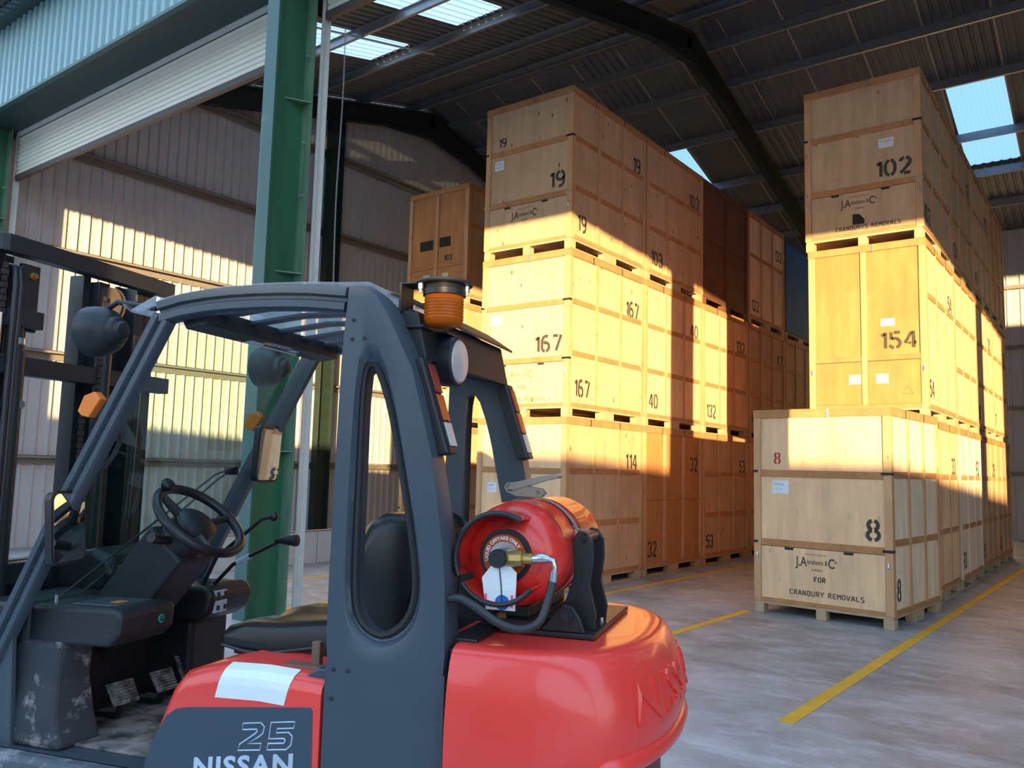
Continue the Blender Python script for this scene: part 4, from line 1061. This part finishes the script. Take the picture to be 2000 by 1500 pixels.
mb = MB(); mb.loft([[(-1.60, .03, .60), (-1.30, .03, .60), (-1.27, .20, .60), (-1.60, .20, .60)], [(-1.58, .04, .70), (-1.345, .04, .70), (-1.31, .20, .70), (-1.58, .20, .70)], [(-1.57, .06, .82), (-1.365, .06, .82), (-1.34, .20, .82), (-1.57, .20, .82)], [(-1.57, .07, .95), (-1.36, .07, .95), (-1.335, .20, .95), (-1.57, .20, .95)]]); pt(mb, 'left_cowl', M['scuffed'], bevel=.02, seg=3)
mb = MB(); mb.prism([(-1.86, .58), (-1.50, .58), (-1.535, .98), (-1.62, 1.05)], 1, .022, .045); pt(mb, 'side_panel', M['fk'], bevel=.004)
mb = MB(); mb.prism([(-1.60, 1.06), (-1.24, 1.075), (-1.20, 1.04), (-1.215, .965), (-1.27, .93), (-1.58, .90)], 1, .66, .95); rp_ = pt(mb, 'right_console', M['black'], bevel=.025, seg=4)
mb = MB(); mb.box(-1.36, -1.26, .78, .88, 1.062, 1.075); mb.build('tray', M['rubber'], rp_)
mb = MB(); mb.box(-1.232, -1.205, .69, .77, .965, 1.055); q = mb.build('control_label', M['silver'], rp_, bevel=.003)
for a, b in ((.70, .975), (.745, .975), (.70, 1.03), (.745, 1.03)):
    mb = MB(); mb.box(-1.2045, -1.2035, a, a + .02, b, b + .02); mb.build('symbol', M['black'], q)
mb = MB(); mb.box(-1.60, -1.32, .70, .94, .60, .93); pt(mb, 'right_cowl', M['fk_in'], bevel=.02)
for pts_, kr, kn in (([(-1.30, .72, 1.06), (-1.235, .72, 1.19), (-1.02, .72, 1.36), (-.965, .72, 1.372)], .020, 'ball'), ([(-1.27, .76, 1.07), (-1.18, .76, 1.16), (-.95, .75, 1.27), (-.90, .75, 1.275)], .018, 'grip')):
    mb = MB(); mb.tube(pts_, .0085, 10); o = pt(mb, 'hydraulic_lever', M['black'], smooth=True)
    e_ = Vector(pts_[-1]); mb = MB()
    if kn == 'ball': mb.lathe([(-.02, .008)] + [(.02 * math.sin(R(a)), .02 * math.cos(R(a))) for a in range(-60, 91, 15)], e_, (1, 0, 0), 20)
    else: mb.lathe([(-.07, .010), (-.03, .016), (.02, .024), (.032, .024), (.036, .0)], e_, (1, 0, .05), 16)
    mb.build('knob', M['black'], o, smooth=True)
    if kn == 'grip':
        mb = MB(); a = Vector(pts_[1]).lerp(Vector(pts_[2]), .1); b = Vector(pts_[1]).lerp(Vector(pts_[2]), .36); mb.tube([a, b], .0135, 10); mb.build('wrapped_label', M['silver'], o)
mb = MB(); mb.prism([(-1.78, 1.06), (-1.54, 1.06), (-1.49, 1.13), (-1.51, 1.20), (-1.60, 1.235), (-1.78, 1.20)], 1, .42, .80); pt(mb, 'dash_hood', M['black'], bevel=.03, seg=4)
mb = MB(); mb.box(-1.72, -.80, .0, 1.0, .555, .60); pt(mb, 'floor_plate', M['fk'], bevel=.006)
mb = MB(); mb.box(-1.62, -.84, .10, .94, .60, .612); pt(mb, 'floor_mat', M['muddy'], bevel=.004)
mb = MB(); mb.box(-1.95, -.80, -.045, .03, .40, .60); pt(mb, 'step_sill', M['sill'], bevel=.018)
mb = MB(); mb.box(-1.90, .10, .04, .96, .22, .555); pt(mb, 'chassis', M['black'], bevel=.02)
# pedals: treaded pads on arms
def pedal(c, wv, hz, tilt):
    mx = Matrix.Translation(c) @ Matrix.Rotation(R(-6), 4, 'Z') @ Matrix.Rotation(R(tilt), 4, 'Y')
    mb = MB(); mb.prism([(-wv, -hz), (wv * .8, -hz), (wv, hz), (-wv, hz)], 0, -.012, .0, mx)
    for k in range(7):
        z = -hz * .8 + k * hz * 1.6 / 6; mb.box(0, .007, -wv * .85, wv * .78, z - .004, z + .004, mx)
    o = pt(mb, 'pedal', M['tread'], bevel=.003)
    a = MB(); a.tube([mx @ Vector((-.008, 0, -hz * .3)), mx @ Vector((-.08, 0, -hz - .01)), Vector((c[0] - .13, c[1], .615))], .013, 8); a.build('pedal_arm', M['black'], o)
pedal((-1.345, .37, .715), .062, .046, -38); pedal((-1.34, .585, .712), .055, .045, -38); pedal((-1.36, .72, .735), .030, .050, -30)

# ---- bonnet with decal, sticker and lettering
HP = [(-.955, .30), (-.945, .50), (-.925, .611), (-.886, .743), (-.837, .875), (-.80, .918), (-.74, .938), (-.66, .957), (-.50, .963), (-.285, .953), (-.285, .30)]
mb = MB(); ring = lambda y, ins: [(x + (ins if x < -.6 else 0) * .6, y, z - (ins if z > .8 else 0)) for x, z in HP]
mb.loft([ring(y_, d_) for y_, d_ in ((.0, .055), (.004, .036), (.018, .014), (.05, .0), (.95, .0), (.982, .014), (.996, .036), (1.0, .055))]); hood = pt(mb, 'bonnet', M['red'], smooth=True)
mb = MB(); dec = [(-.925, .30), (-.915, .60), (-.908, .640), (-.875, .722), (-.838, .785), (-.805, .808), (-.764, .818), (-.55, .842), (-.318, .866), (-.310, .856), (-.305, .69), (-.300, .30)]
mb.prism(dec, 1, -.0015, .004); dc = mb.build('decal', M['decal'], hood)
def on_side(u0, z0, du, dz): return lambda v: (u0 + v.x + v.y * 0, -.0024 - v.z * .4, z0 + v.y + v.x * du)
place_text(text_mesh('NISSAN', .058, .0026, 1.20, spacing=1.10), 'lettering', M['silver'], dc, on_side(-.722, .612, .16, 0))
for x0_, po in ((-.563, [(.04, 1), (.80, 1), (.98, .85), (.95, .60), (.80, .48), (.36, .24), (.96, .24), (.93, 0), (0, 0), (.02, .22), (.62, .60), (.70, .68), (.68, .76), (.06, .76)]),
                (-.460, [(0, 1), (1, 1), (.98, .77), (.30, .77), (.29, .62), (.80, .62), (.97, .48), (.97, .15), (.80, 0), (0, 0), (0, .23), (.66, .23), (.69, .28), (.69, .36), (.64, .40), (0, .40)])):
    mb = MB(); mb.tube([(x0_ + a * .083 + b * .010, -.0022, .712 + b * .082 + (x0_ + .563 + a * .083) * .14) for a, b in po], .0024, 4, True); mb.build('lettering', M['silver'], dc)
mb = MB()
def top_z(x):
    for (x0, z0), (x1, z1) in zip(HP, HP[1:]):
        if x0 <= x <= x1 and x1 > x0: return z0 + (z1 - z0) * (x - x0) / (x1 - x0)
for off in (.0012,):
    rows = []
    for f in range(13):
        row = []
        for y_, d_ in ((-.0012, .098), (-.0012, .075), (-.0012, .056), (.003, .0345), (.0172, .0125), (.034, .005), (.049, -.0012)):
            sh = (.055 - min(d_, .098)) * .45
            x = -.650 + .250 * f / 12 + sh * .55; row.append((x, y_, top_z(x) - d_ + .0006))
        rows.append(row)
    vv = [[mb.bm.verts.new(p) for p in r_] for r_ in rows]
    for a_, b_ in zip(vv, vv[1:]):
        for k in range(len(a_) - 1): mb.bm.faces.new((a_[k], b_[k], b_[k + 1], a_[k + 1]))
mb.build('white_sticker', M['white'], hood)

# ---- seat
mb = MB(); mb.loft([[(-.835 + i, y, .955), (-.845 + i, y, .99), (-.82 + i, y, 1.02 - i), (-.74, y, 1.038 - i), (-.60, y, 1.045 - i), (-.42, y, 1.068 - i), (-.33, y, 1.066 - i), (-.32, y, .955), (-.60, y, .948)] for y, i in ((.235, .03), (.245, .012), (.275, .0), (.36, .0), (.43, .014), (.56, .014), (.63, .0), (.715, .0), (.745, .012), (.755, .03))]); se = pt(mb, 'seat_cushion', M['vinyl'], smooth=True)
mb = MB(); mb.tube([(-.335, .236, 1.045), (-.36, .236, 1.03), (-.40, .236, 1.00), (-.42, .236, .98)], .002, 6); mb.build('red_piping', M['redlens'], se)
mb = MB(); mb.loft([[(x + i, y, z - i * .8) if z > 1.2 else (x + (i if x < -.3 else 0), y, z) for x, z in ((-.375, 1.05), (-.365, 1.20), (-.345, 1.33), (-.30, 1.405), (-.24, 1.435), (-.17, 1.43), (-.14, 1.37), (-.13, 1.15), (-.14, 1.02))] for y, i in ((.25, .05), (.265, .02), (.30, .0), (.40, .0), (.5, .01), (.60, .0), (.69, .0), (.725, .02), (.74, .05))]); sb = pt(mb, 'seat_back', M['vinyl'], smooth=True)
mb = MB(); mb.prism([(-.150, 1.055), (-.118, 1.05), (-.115, 1.36), (-.16, 1.405)], 1, .275, .71); mb.build('back_shell', M['black'], sb, bevel=.012)
mb = MB(); mb.prism([(-.112, 1.10), (-.105, 1.10), (-.105, 1.19), (-.112, 1.19)], 1, .30, .35); mb.build('paper_label', M['pink'] if 0 else M['silver'], sb)
mb = MB(); mb.box(-.80, -.18, .27, .72, .925, .968); pt(mb, 'seat_base', M['black'], bevel=.008)
mb = MB(); mb.tube([(-.82, .235, .962), (-.72, .225, .950), (-.64, .222, .950), (-.45, .222, .985)], .006, 8); pt(mb, 'seat_adjuster', M['mast'])
mb = MB(); mb.box(-.385, -.355, .10, .125, .953, 1.035); mb.box(-.47, -.33, .07, .12, .950, .966); pt(mb, 'seat_stop', M['brownrust'], bevel=.003)
mb = MB(); mb.prism([(-.37, .94), (-.278, .94), (-.278, .975), (-.32, .972)], 1, .03, .09); pt(mb, 'hinge_bracket', M['fk'], bevel=.004)

# ---- counterweight
def plan(v0, ur, us=.40, uf=.135, n=14, ex=2.3):
    """plan outline (x, y): front edge, near side, rounded rear, far side"""
    pts = [(uf, 1 - v0), (uf, v0)]
    for k in range(2 * n + 1):
        a = math.pi * k / (2 * n); cy = -math.cos(a); sx = math.sin(a)
        yy = .5 + math.copysign(abs(cy) ** (2 / ex), cy) * (.5 - v0); xx = us + (ur - us) * abs(sx) ** (2 / ex)
        pts.append((xx, yy))
    return pts
LV = [(.30, -.045, .60, .40), (.60, -.05, .62, .40), (.785, -.052, .635, .40), (.797, -.052, .71, .40), (.825, -.052, .722, .40), (.88, -.05, .732, .40), (.955, -.043, .722, .40), (1.00, -.034, .706, .39), (1.045, -.022, .686, .385), (1.070, -.008, .668, .38), (1.083, .006, .652, .375), (1.089, .022, .636, .37), (1.0905, .06, .60, .36)]
mb = MB(); mb.loft([[(x, y, z) for x, y in plan(v0, ur, us)] for z, v0, ur, us in LV]); cw = pt(mb, 'counterweight', M['red'], smooth=True)
# bumper lip sweeping round the rear and turning down on the near side, over the dark red recess stand-in
rec = plan(-.045, .708, .40)[2:]
lip = [Vector((x, y, .808 - .02 * max(0, 1 - (x - .5) / .2))) for x, y in rec if x > .53]
cen = Vector((.3, .5, .835))
mb = MB(); rings = []
path = [Vector((lip[0].x - .035, lip[0].y - .012, .45)), Vector((lip[0].x - .035, lip[0].y - .012, .64)), Vector((lip[0].x - .02, lip[0].y - .008, .735)), Vector((lip[0].x, lip[0].y, .775))] + lip[1:-1] + [Vector((lip[-1].x - .035, lip[-1].y + .012, .66)), Vector((lip[-1].x - .035, lip[-1].y + .012, .45))]
mb.tube(path, .030, 12); mb.build('bumper_lip', M['red'], cw, smooth=True)
mb = MB(); rr = [(x, y) for x, y in plan(-.056, .645, .40, n=24)[2:] if x > .595]
mb.loft([[(x, y, z) for x, y in rr] + [(x - .02, y * .96 + .02, z) for x, y in rr[::-1]] for z in (.42, .755)]); mb.build('recess_stand_in', M['maroon'], cw)  # darker red panel laid on the body in place of a hollow
# raised maker's name wrapped round the rear
def plan_at(z, n):
    for a, b in zip(LV, LV[1:]):
        if a[0] <= z <= b[0]:
            f = (z - a[0]) / (b[0] - a[0]); return plan(a[1] + (b[1] - a[1]) * f, a[2] + (b[2] - a[2]) * f, a[3] + (b[3] - a[3]) * f, n=n)[2:]
def wrap(z0, h, off):
    ring_ = [Vector(p) for p in plan_at(z0 + h / 2, 60)]; d = [0]
    for a, b in zip(ring_, ring_[1:]): d.append(d[-1] + (b - a).length)
    mid = d[-1] / 2
    def f(v):
        s_ = max(0, min(d[-1] - 1e-4, mid + v.x - off - .045)); j = 0
        while d[j + 1] < s_: j += 1
        g = (s_ - d[j]) / (d[j + 1] - d[j]); rz = [Vector(p) for p in plan_at(z0 + v.y, 60)]
        a, b = rz[j], rz[j + 1]; p = a.lerp(b, g); t_ = (b - a).normalized(); nn = Vector((t_.y, -t_.x))
        p = p + nn * v.z; return (p.x, p.y, z0 + v.y)
    return f
tm = text_mesh('NISSAN', .108, .003, 1.42, depth=.008)
tw = max(v.x for v in tm[0]); place_text(tm, 'raised_lettering', M['red'], cw, wrap(.900, .108, tw / 2))
# black channel between pillar and counterweight, under the cylinder
mb = MB(); mb.box(.115, .140, .02, .98, .6, 1.075); mb.box(.10, .19, .05, .95, 1.075, 1.10); pt(mb, 'rear_channel', M['black'], bevel=.004)
mb = MB(); mb.box(-.11, .11, .12, .90, .90, 1.0); pt(mb, 'rear_deck', M['red'], bevel=.01)

# ---- cylinder cradle
TU, TZ, TR = .245, 1.335, .163
mb = MB(); mb.box(.20, .50, .22, .80, 1.092, 1.108); mb.box(.16, .33, .22, .74, 1.108, 1.135); mb.box(.205, .285, .26, .70, 1.135, 1.1725); cr = pt(mb, 'cylinder_cradle', M['black'], bevel=.004)
for y in (.29, .46):
    prof = [(.36, 1.108), (.485, 1.108), (.490, 1.16), (.468, 1.24), (.478, 1.32), (.475, 1.375), (.455, 1.405), (.430, 1.41), (.412, 1.385), (.416, 1.33), (.415, 1.26), (.39, 1.19), (.33, 1.14)]
    mb = MB(); mb.prism(prof, 1, y, y + .012); mb.build('cradle_arm', M['black'], cr, bevel=.003)
    prof = [(.02, 1.108), (.14, 1.108), (.17, 1.155), (.11, 1.19), (.075, 1.26), (.06, 1.30), (.04, 1.25)]
    mb = MB(); mb.prism(prof, 1, y, y + .012); mb.build('cradle_arm', M['black'], cr, bevel=.003)
mb = MB(); mb.tube([(.445, .29, 1.385), (.445, .475, 1.385)], .017, 12); mb.build('cross_bar', M['hose'], cr, smooth=True)
mb = MB(); mb.prism([(.33, 1.108), (.47, 1.108), (.455, 1.15), (.43, 1.185), (.40, 1.19), (.375, 1.165)], 1, .225, .24); mb.build('cradle_pivot', M['black'], cr, bevel=.004)
mb = MB(); mb.lathe([(0, .02), (.012, .02), (.012, .012), (.02, .012)], (.412, .225, 1.16), (0, -1, 0), 14); mb.build('pivot_bolt', M['mast'], cr)
mb = MB(); mb.lathe([(0, .013), (.012, .013), (.012, .006), (.028, .006)], (.47, .47, 1.108), (0, 0, 1), 8); mb.build('bolt', M['steel'], cr)

# ---- mast
MX = -1.80
def beam(z0, z1, y0, y1, dx=.05, name='mast_crossbeam', r=.10):
    out = []; inn = []
    for k in range(7):
        a = R(90 * k / 6); out.append((MX - r + r * math.sin(a), y0 + r - r * math.cos(a))); rr = r - .02
        inn.append((MX - r + rr * math.sin(a), y0 + r - rr * math.cos(a)))
    out = [(MX - r - .25, y0)] + out + [(MX, y1)]; 
    prof = out + [(MX - .06, y1), (MX - .06, y0 + .10), (MX - r - .25, y0 + .06)]
    mb = MB(); mb.prism(prof, 2, z0, z1); return pt(mb, name, M['mast'], bevel=.004)
beam(2.385, 2.455, .03, 1.02); beam(1.912, 1.985, .03, 1.02); beam(1.10, 1.18, .03, 1.02)
def rail(y0, y1, x0, x1, zt, zb=.12):
    mb = MB(); t_ = .016
    mb.box(x0, x1, y0, y0 + t_, zb, zt); mb.box(x0, x0 + t_, y0, y1, zb, zt); mb.box(x1 - t_, x1, y0, y1, zb, zt); return pt(mb, 'mast_rail', M['mast'], bevel=.002)
rail(.03, .10, -2.02, -1.86, 2.43); rail(.10, .17, -2.05, -1.90, 2.41); rail(.17, .235, -2.08, -1.93, 2.40)
for y0, y1 in ((.92, .985), (.86, .92)):
    mb = MB(); t_ = .016; mb.box(-2.02, -1.88, y1 - t_, y1, .12, 2.42); mb.box(-2.02, -2.004, y0, y1, .12, 2.42); mb.box(-1.896, -1.88, y0, y1, .12, 2.42); pt(mb, 'mast_rail', M['mast'], bevel=.002)
mb = MB(); mb.box(-1.98, -1.90, .56, .60, .3, 2.40); pt(mb, 'mast_rail', M['mast'], bevel=.002)
mb = MB(); mb.box(-1.96, -1.86, .61, .67, .3, 2.38); pt(mb, 'mast_rail', M['mast'], bevel=.002)
mb = MB(); mb.box(-1.97, -1.90, .74, .78, .3, 2.0); pt(mb, 'mast_rail', M['mast'], bevel=.002)
for y, zt in ((.185, 2.12), (.62, 2.18)):
    mb = MB(); mb.lathe([(.2, .035), (zt - .12, .035), (zt - .115, .028), (zt - .06, .028), (zt - .055, .022), (zt, .022)], (-1.82, y, 0), (0, 0, 1), 20); o = pt(mb, 'lift_cylinder', M['mast'], smooth=True)
    c = MB(); c.lathe([(zt - .09, .031), (zt - .065, .031)], (-1.82, y, 0), (0, 0, 1), 20); c.build('collar', M['steel'], o)
for y in (.205,):
    mb = MB(); mb.box(-1.85, -1.83, .19, .275, 2.09, 2.36); mb.box(-1.86, -1.79, .13, .275, 2.10, 2.17); hb = pt(mb, 'chain_anchor', M['mast'], bevel=.003)
    for dy, z in ((.235, 2.315), (.215, 2.15), (.25, 2.145)):
        b = MB(); b.lathe([(0, .016), (.012, .016), (.012, .011), (.025, .011)], (-1.83, dy, z), (1, 0, 0), 6); b.build('bolt', M['brass'], hb)
def chain(y, x, z0, z1, curved=False):
    mb = MB(); z = z0; k = 0
    while z < z1:
        w_ = .006 if k % 2 else .011
        mb.box(x - .008, x + .008, y - w_, y + w_, z, z + .022); z += .026; k += 1
    return pt(mb, 'lift_chain', M['rust'])
mb = MB(); mb.box(-2.07, -2.05, .24, .42, .3, 2.38); pt(mb, 'mast_plate', M['mast'])
mb = MB(); mb.box(-2.05, -2.03, .66, .93, .3, 2.36); pt(mb, 'mast_plate', M['mast'])
chain(.115, -1.83, 2.14, 2.34); chain(.255, -1.90, .6, 1.95); chain(.585, -1.80, .8, 2.30); chain(.545, -1.835, .7, 1.8)
mb = MB(); mb.lathe([(-.014, .03), (-.014, .085), (-.008, .085), (-.006, .072), (.006, .072), (.008, .085), (.014, .085), (.014, .03)], (-1.82, .63, 2.27), (0, 1, 0), 28); pt(mb, 'chain_wheel', M['rust'], smooth=True)
for dy in (.135, .158):
    mb = MB(); mb.tube([(-1.80, dy, .7), (-1.795, dy, 1.5), (-1.795, dy, 2.05), (-1.80, dy + .005, 2.26), (-1.83, dy + .02, 2.335), (-1.88, dy + .04, 2.35), (-1.92, dy + .06, 2.28), (-1.93, dy + .06, 2.0)], .011, 10); pt(mb, 'hydraulic_hose', M['hose'], smooth=True)
mb = MB(); mb.tube([(-1.80, .085, 2.14), (-1.80, .085, 1.95)], .009, 8); pt(mb, 'chain_bolt', M['steel'])
mb = MB(); mb.box(-1.86, -1.80, .06, .22, 1.78, 1.81); q = pt(mb, 'hose_clamp', M['mast'])
mb = MB(); mb.lathe([(0, .018), (.014, .018), (.014, 0)], (-1.80, .20, 1.795), (1, 0, 0), 6); mb.build('bolt', M['steel'], q)
mb = MB(); mb.tube([(-1.80, .82, 1.90), (-1.80, .81, 1.5), (-1.78, .78, 1.33)], .014, 8); pt(mb, 'tilt_rod', M['mast'])
mb = MB(); mb.box(-2.16, -2.10, .10, .95, .35, 1.15); ca = pt(mb, 'fork_carriage', M['mast'], bevel=.006)
for y in (.28, .72):
    mb = MB(); mb.prism([(-2.20, .65), (-2.16, .65), (-2.16, .06), (-3.25, .045), (-3.25, .052), (-2.20, .105)], 1, y - .055, y + .055); mb.build('fork', M['mast'], ca, bevel=.003)
# wheels
for x, r, ys in ((-1.70, .30, (-.06, .86)), (.10, .24, (.0, .84))):
    for y in ys:
        mb = MB(); mb.lathe([(0, .10), (0, r * .72), (.01, r * .95), (.03, r), (.15, r), (.17, r * .95), (.18, r * .72), (.18, .10)], (x, y, r), (0, 1, 0), 36); o = pt(mb, 'wheel', M['rubber'], smooth=True)
        h_ = MB(); h_.lathe([(.02, 0), (.02, r * .55), (.16, r * .55), (.16, 0)], (x, y, r), (0, 1, 0), 24); h_.build('wheel_hub', M['red'], o)
mb = MB(); mb.box(-1.86, -1.56, -.03, .97, .28, .34); pt(mb, 'axle', M['mast'])

# ================================================================== GAS CYLINDER, lying across the cradle
def fk_loc(u, v, z):
    a = R(19.0); return (-1.7 + u * math.cos(a) - v * math.sin(a), 1.79 + u * math.sin(a) + v * math.cos(a), z)
GC = thing('gas_cylinder', 'red gas cylinder lying in the black cradle on the forklift counterweight', 'gas cylinder', fk_loc(TU, -.075, TZ - TR), R(19.0))
O_ = Vector((0, 0, TR)); AX = Vector((0, 1, 0))
prof = [(.205, .0), (.206, .045), (.212, .075)]
prof += [(.212 + .115 * (1 - math.cos(R(a))), .07 + (TR - .07) * math.sin(R(a))) for a in (20, 35, 50, 65, 80, 90)]
prof += [(.55, TR), (.555, TR + .002), (.562, TR), (.80, TR), (.85, TR * .96), (.89, TR * .84), (.92, TR * .6), (.93, 0)]
mb = MB(); mb.lathe(prof, O_, AX, 56); body = mb.build('cylinder_body', M['tank'], GC, smooth=True)
def shroud(a0, a1, y0, y1, r, name='shroud', mm='black', n=22, th=.006):
    mb = MB(); rings = []
    for k in range(n + 1):
        a = R(a0 + (a1 - a0) * k / n); d = Vector((math.cos(a), 0, math.sin(a)))
        rings.append([O_ + d * r + AX * y0, O_ + d * (r + th) + AX * y0, O_ + d * (r + th) + AX * y1, O_ + d * r + AX * y1])
    mb.loft(rings); o = mb.build(name, M[mm], GC)
    t_ = MB(); t_.tube([O_ + Vector((math.cos(R(a0 + (a1 - a0) * k / n)), 0, math.sin(R(a0 + (a1 - a0) * k / n)))) * (r + th / 2) + AX * y0 for k in range(n + 1)], .008, 8); t_.build('rolled_edge', M['black'], o, smooth=True)
    return o
shroud(60, 205, .125, .27, .128, 'valve_guard', 'tank'); shroud(215, 322, .125, .27, .128, 'valve_guard', 'tank')
mb = MB(); mb.lathe([(.196, .062), (.196, .080), (.212, .080), (.212, .062)], O_, AX, 40); mb.build('neck_ring', M['rubber'], GC, smooth=True)
mb = MB(); mb.lathe([(.186, .040), (.186, .066), (.196, .066), (.196, .040)], O_, AX, 40); ringo = mb.build('ring_label', M['orangelens'], GC)
mb = MB(); mb.lathe([(.180, .0), (.180, .044), (.186, .046), (.200, .046)], O_, AX, 32); mb.build('valve_collar', M['zinc'], GC, smooth=True)
tm = text_mesh('LIQUID OFFTAKE ONLY', .010, .0004, 1.0); twd = max(v.x for v in tm[0])
place_text(tm, 'lettering', M['white'], ringo, lambda v: tuple(O_ + Vector((math.cos(R(195) - v.x / twd * R(165)), 0, math.sin(R(195) - v.x / twd * R(165)))) * (.050 + v.y) + AX * (.1855 - v.z * .3)))
mb = MB(); mb.lathe([(.115, .0), (.115, .012), (.117, .013), (.117, .024), (.122, .027), (.150, .027), (.155, .020), (.155, .014), (.182, .014)], O_, AX, 28); mb.build('valve_handwheel', M['fk_in'], GC, smooth=True)
mb = MB(); mb.lathe([(.0, .024), (.03, .026), (.05, .026), (.052, .017), (.078, .017), (.08, .012)], O_ + Vector((.022, .155, 0)), (1, -.06, .03), 10); mb.build('brass_valve', M['brass'], GC)
mb = MB(); p0 = O_ + Vector((.100, .150, .002)); mb.tube([p0, p0 + Vector((.03, -.002, .004)), p0 + Vector((.052, -.004, .003))], [.013, .015, .010], 12); mb.tube([p0 + Vector((.05, -.004, .003)), p0 + Vector((.064, -.005, .0)), p0 + Vector((.068, -.006, -.016)), p0 + Vector((.066, -.006, -.05))], .008, 10); mb.tube([p0 + Vector((.066, -.006, -.03)), p0 + Vector((.063, -.006, -.066))], .0115, 12); mb.build('hose_coupling', M['steel'], GC, smooth=True)
ctrl = [p0 + Vector((.063, -.006, -.06)), O_ + Vector((.155, .135, -.10)), O_ + Vector((.135, .115, -.165)), O_ + Vector((.085, .10, -.190)), O_ + Vector((.02, .09, -.175)), O_ + Vector((-.05, .085, -.135)), O_ + Vector((-.10, .09, -.115)), O_ + Vector((-.16, .10, -.125))]
mb = MB(); mb.tube(catmull(ctrl), .0125, 12); mb.build('gas_hose', M['hose'], GC, smooth=True)
mb = MB(); pts_ = [(-.018, -.012), (.022, -.012), (.052, -.04), (.050, -.150), (-.040, -.150), (-.055, -.06)]
mb.loft([[O_ + Vector((a, y + b * .12 * 0, b)) for a, b in pts_] for y in (.150, .152)]); tg = mb.build('paper_tag', M['white'], GC)
mb = MB(); mb.lathe([(0, 0), (0, .022), (.0015, .022), (.0015, 0)], O_ + Vector((.010, .1498, -.128)), (0, -1, 0), 24); mb.build('blue_spot', M['blue'], tg)
for a in (-.045, .036):
    mb = MB(); mb.box(a, a + .007, .1492, .1498, -.14 + TR, -.105 + TR); mb.build('pink_print', M['pink'], tg)
mb = MB(); mb.tube([O_ + Vector((-.002, .149, -.02)), O_ + Vector((.006, .1485, -.08)), O_ + Vector((.010, .148, -.13))], .0018, 6); mb.build('tag_string', M['black'], tg)
for a0, tx in ((12, 'PROPANE'),):
    tm = text_mesh('HIGHLY FLAMMABLE', .020, .0006)
    place_text(tm, 'lettering', M['white'], body, lambda v: tuple(O_ + AX * (.46 + v.y) + Vector((math.cos(R(30) - v.x / TR), 0, math.sin(R(30) - v.x / TR))) * (TR + .0006 + v.z * .4)))

RS = thing('ratchet_strap', 'grey webbing strap with a steel ratchet over the red gas cylinder', 'strap', fk_loc(TU, .40, TZ + TR), R(19.0))
c0 = Vector((0, 0, -TR)); rings = []
for k in range(25):
    a = R(125 - k * (125 - 25) / 24); d = Vector((math.cos(a), 0, math.sin(a))); r_ = TR + .004
    rings.append([c0 + d * r_ + AX * -.014, c0 + d * r_ + AX * .014, c0 + d * (r_ + .003) + AX * .014, c0 + d * (r_ + .003) + AX * -.014])
e0 = Vector((.445 - TU, 0, 1.400 - TZ - TR))
rings.append([e0 + AX * -.014, e0 + AX * .014, e0 + AX * .014 + Vector((.002, 0, .003)), e0 + AX * -.014 + Vector((.002, 0, .003))])
mb = MB(); mb.loft(rings); mb.build('webbing', M['strapw'], RS)
RB = MB()
for y in (-.022, .019):
    RB.prism([(-.085, .020), (-.05, .008), (.03, .006), (.045, .02), (.03, .035), (-.01, .040), (-.05, .055), (-.085, .052), (-.095, .036)], 1, y, y + .003)
RB.lathe([(0, .014), (.044, .014)], (-.072, -.022, .036), (0, 1, 0), 14); RB.lathe([(0, .010), (.044, .010)], (.024, -.022, .021), (0, 1, 0), 14)
rbo = RB.build('ratchet_body', M['ratch'], RS)
mb = MB()
for y in (-.026, .024): mb.prism([(-.085, .030), (-.06, .028), (.045, .062), (.09, .072), (.09, .085), (.04, .078), (-.07, .050)], 1, y, y + .0025)
mb.tube([(.085, -.03, .078), (.085, .03, .078)], .008, 10); mb.build('ratchet_handle', M['ratch'], RS)

# papers tucked behind the pillar
t = tag(MB().box(-.10, -.02, .0, .003, 0, .11).build('folded_paper', M['tealpaper']), 'teal and white folded paper tucked behind the grey rear pillar', 'paper')
t.location = fk_loc(.17, .36, 1.0); t.rotation_euler = (R(-6), R(8), R(19)); t.location.z = 1.003
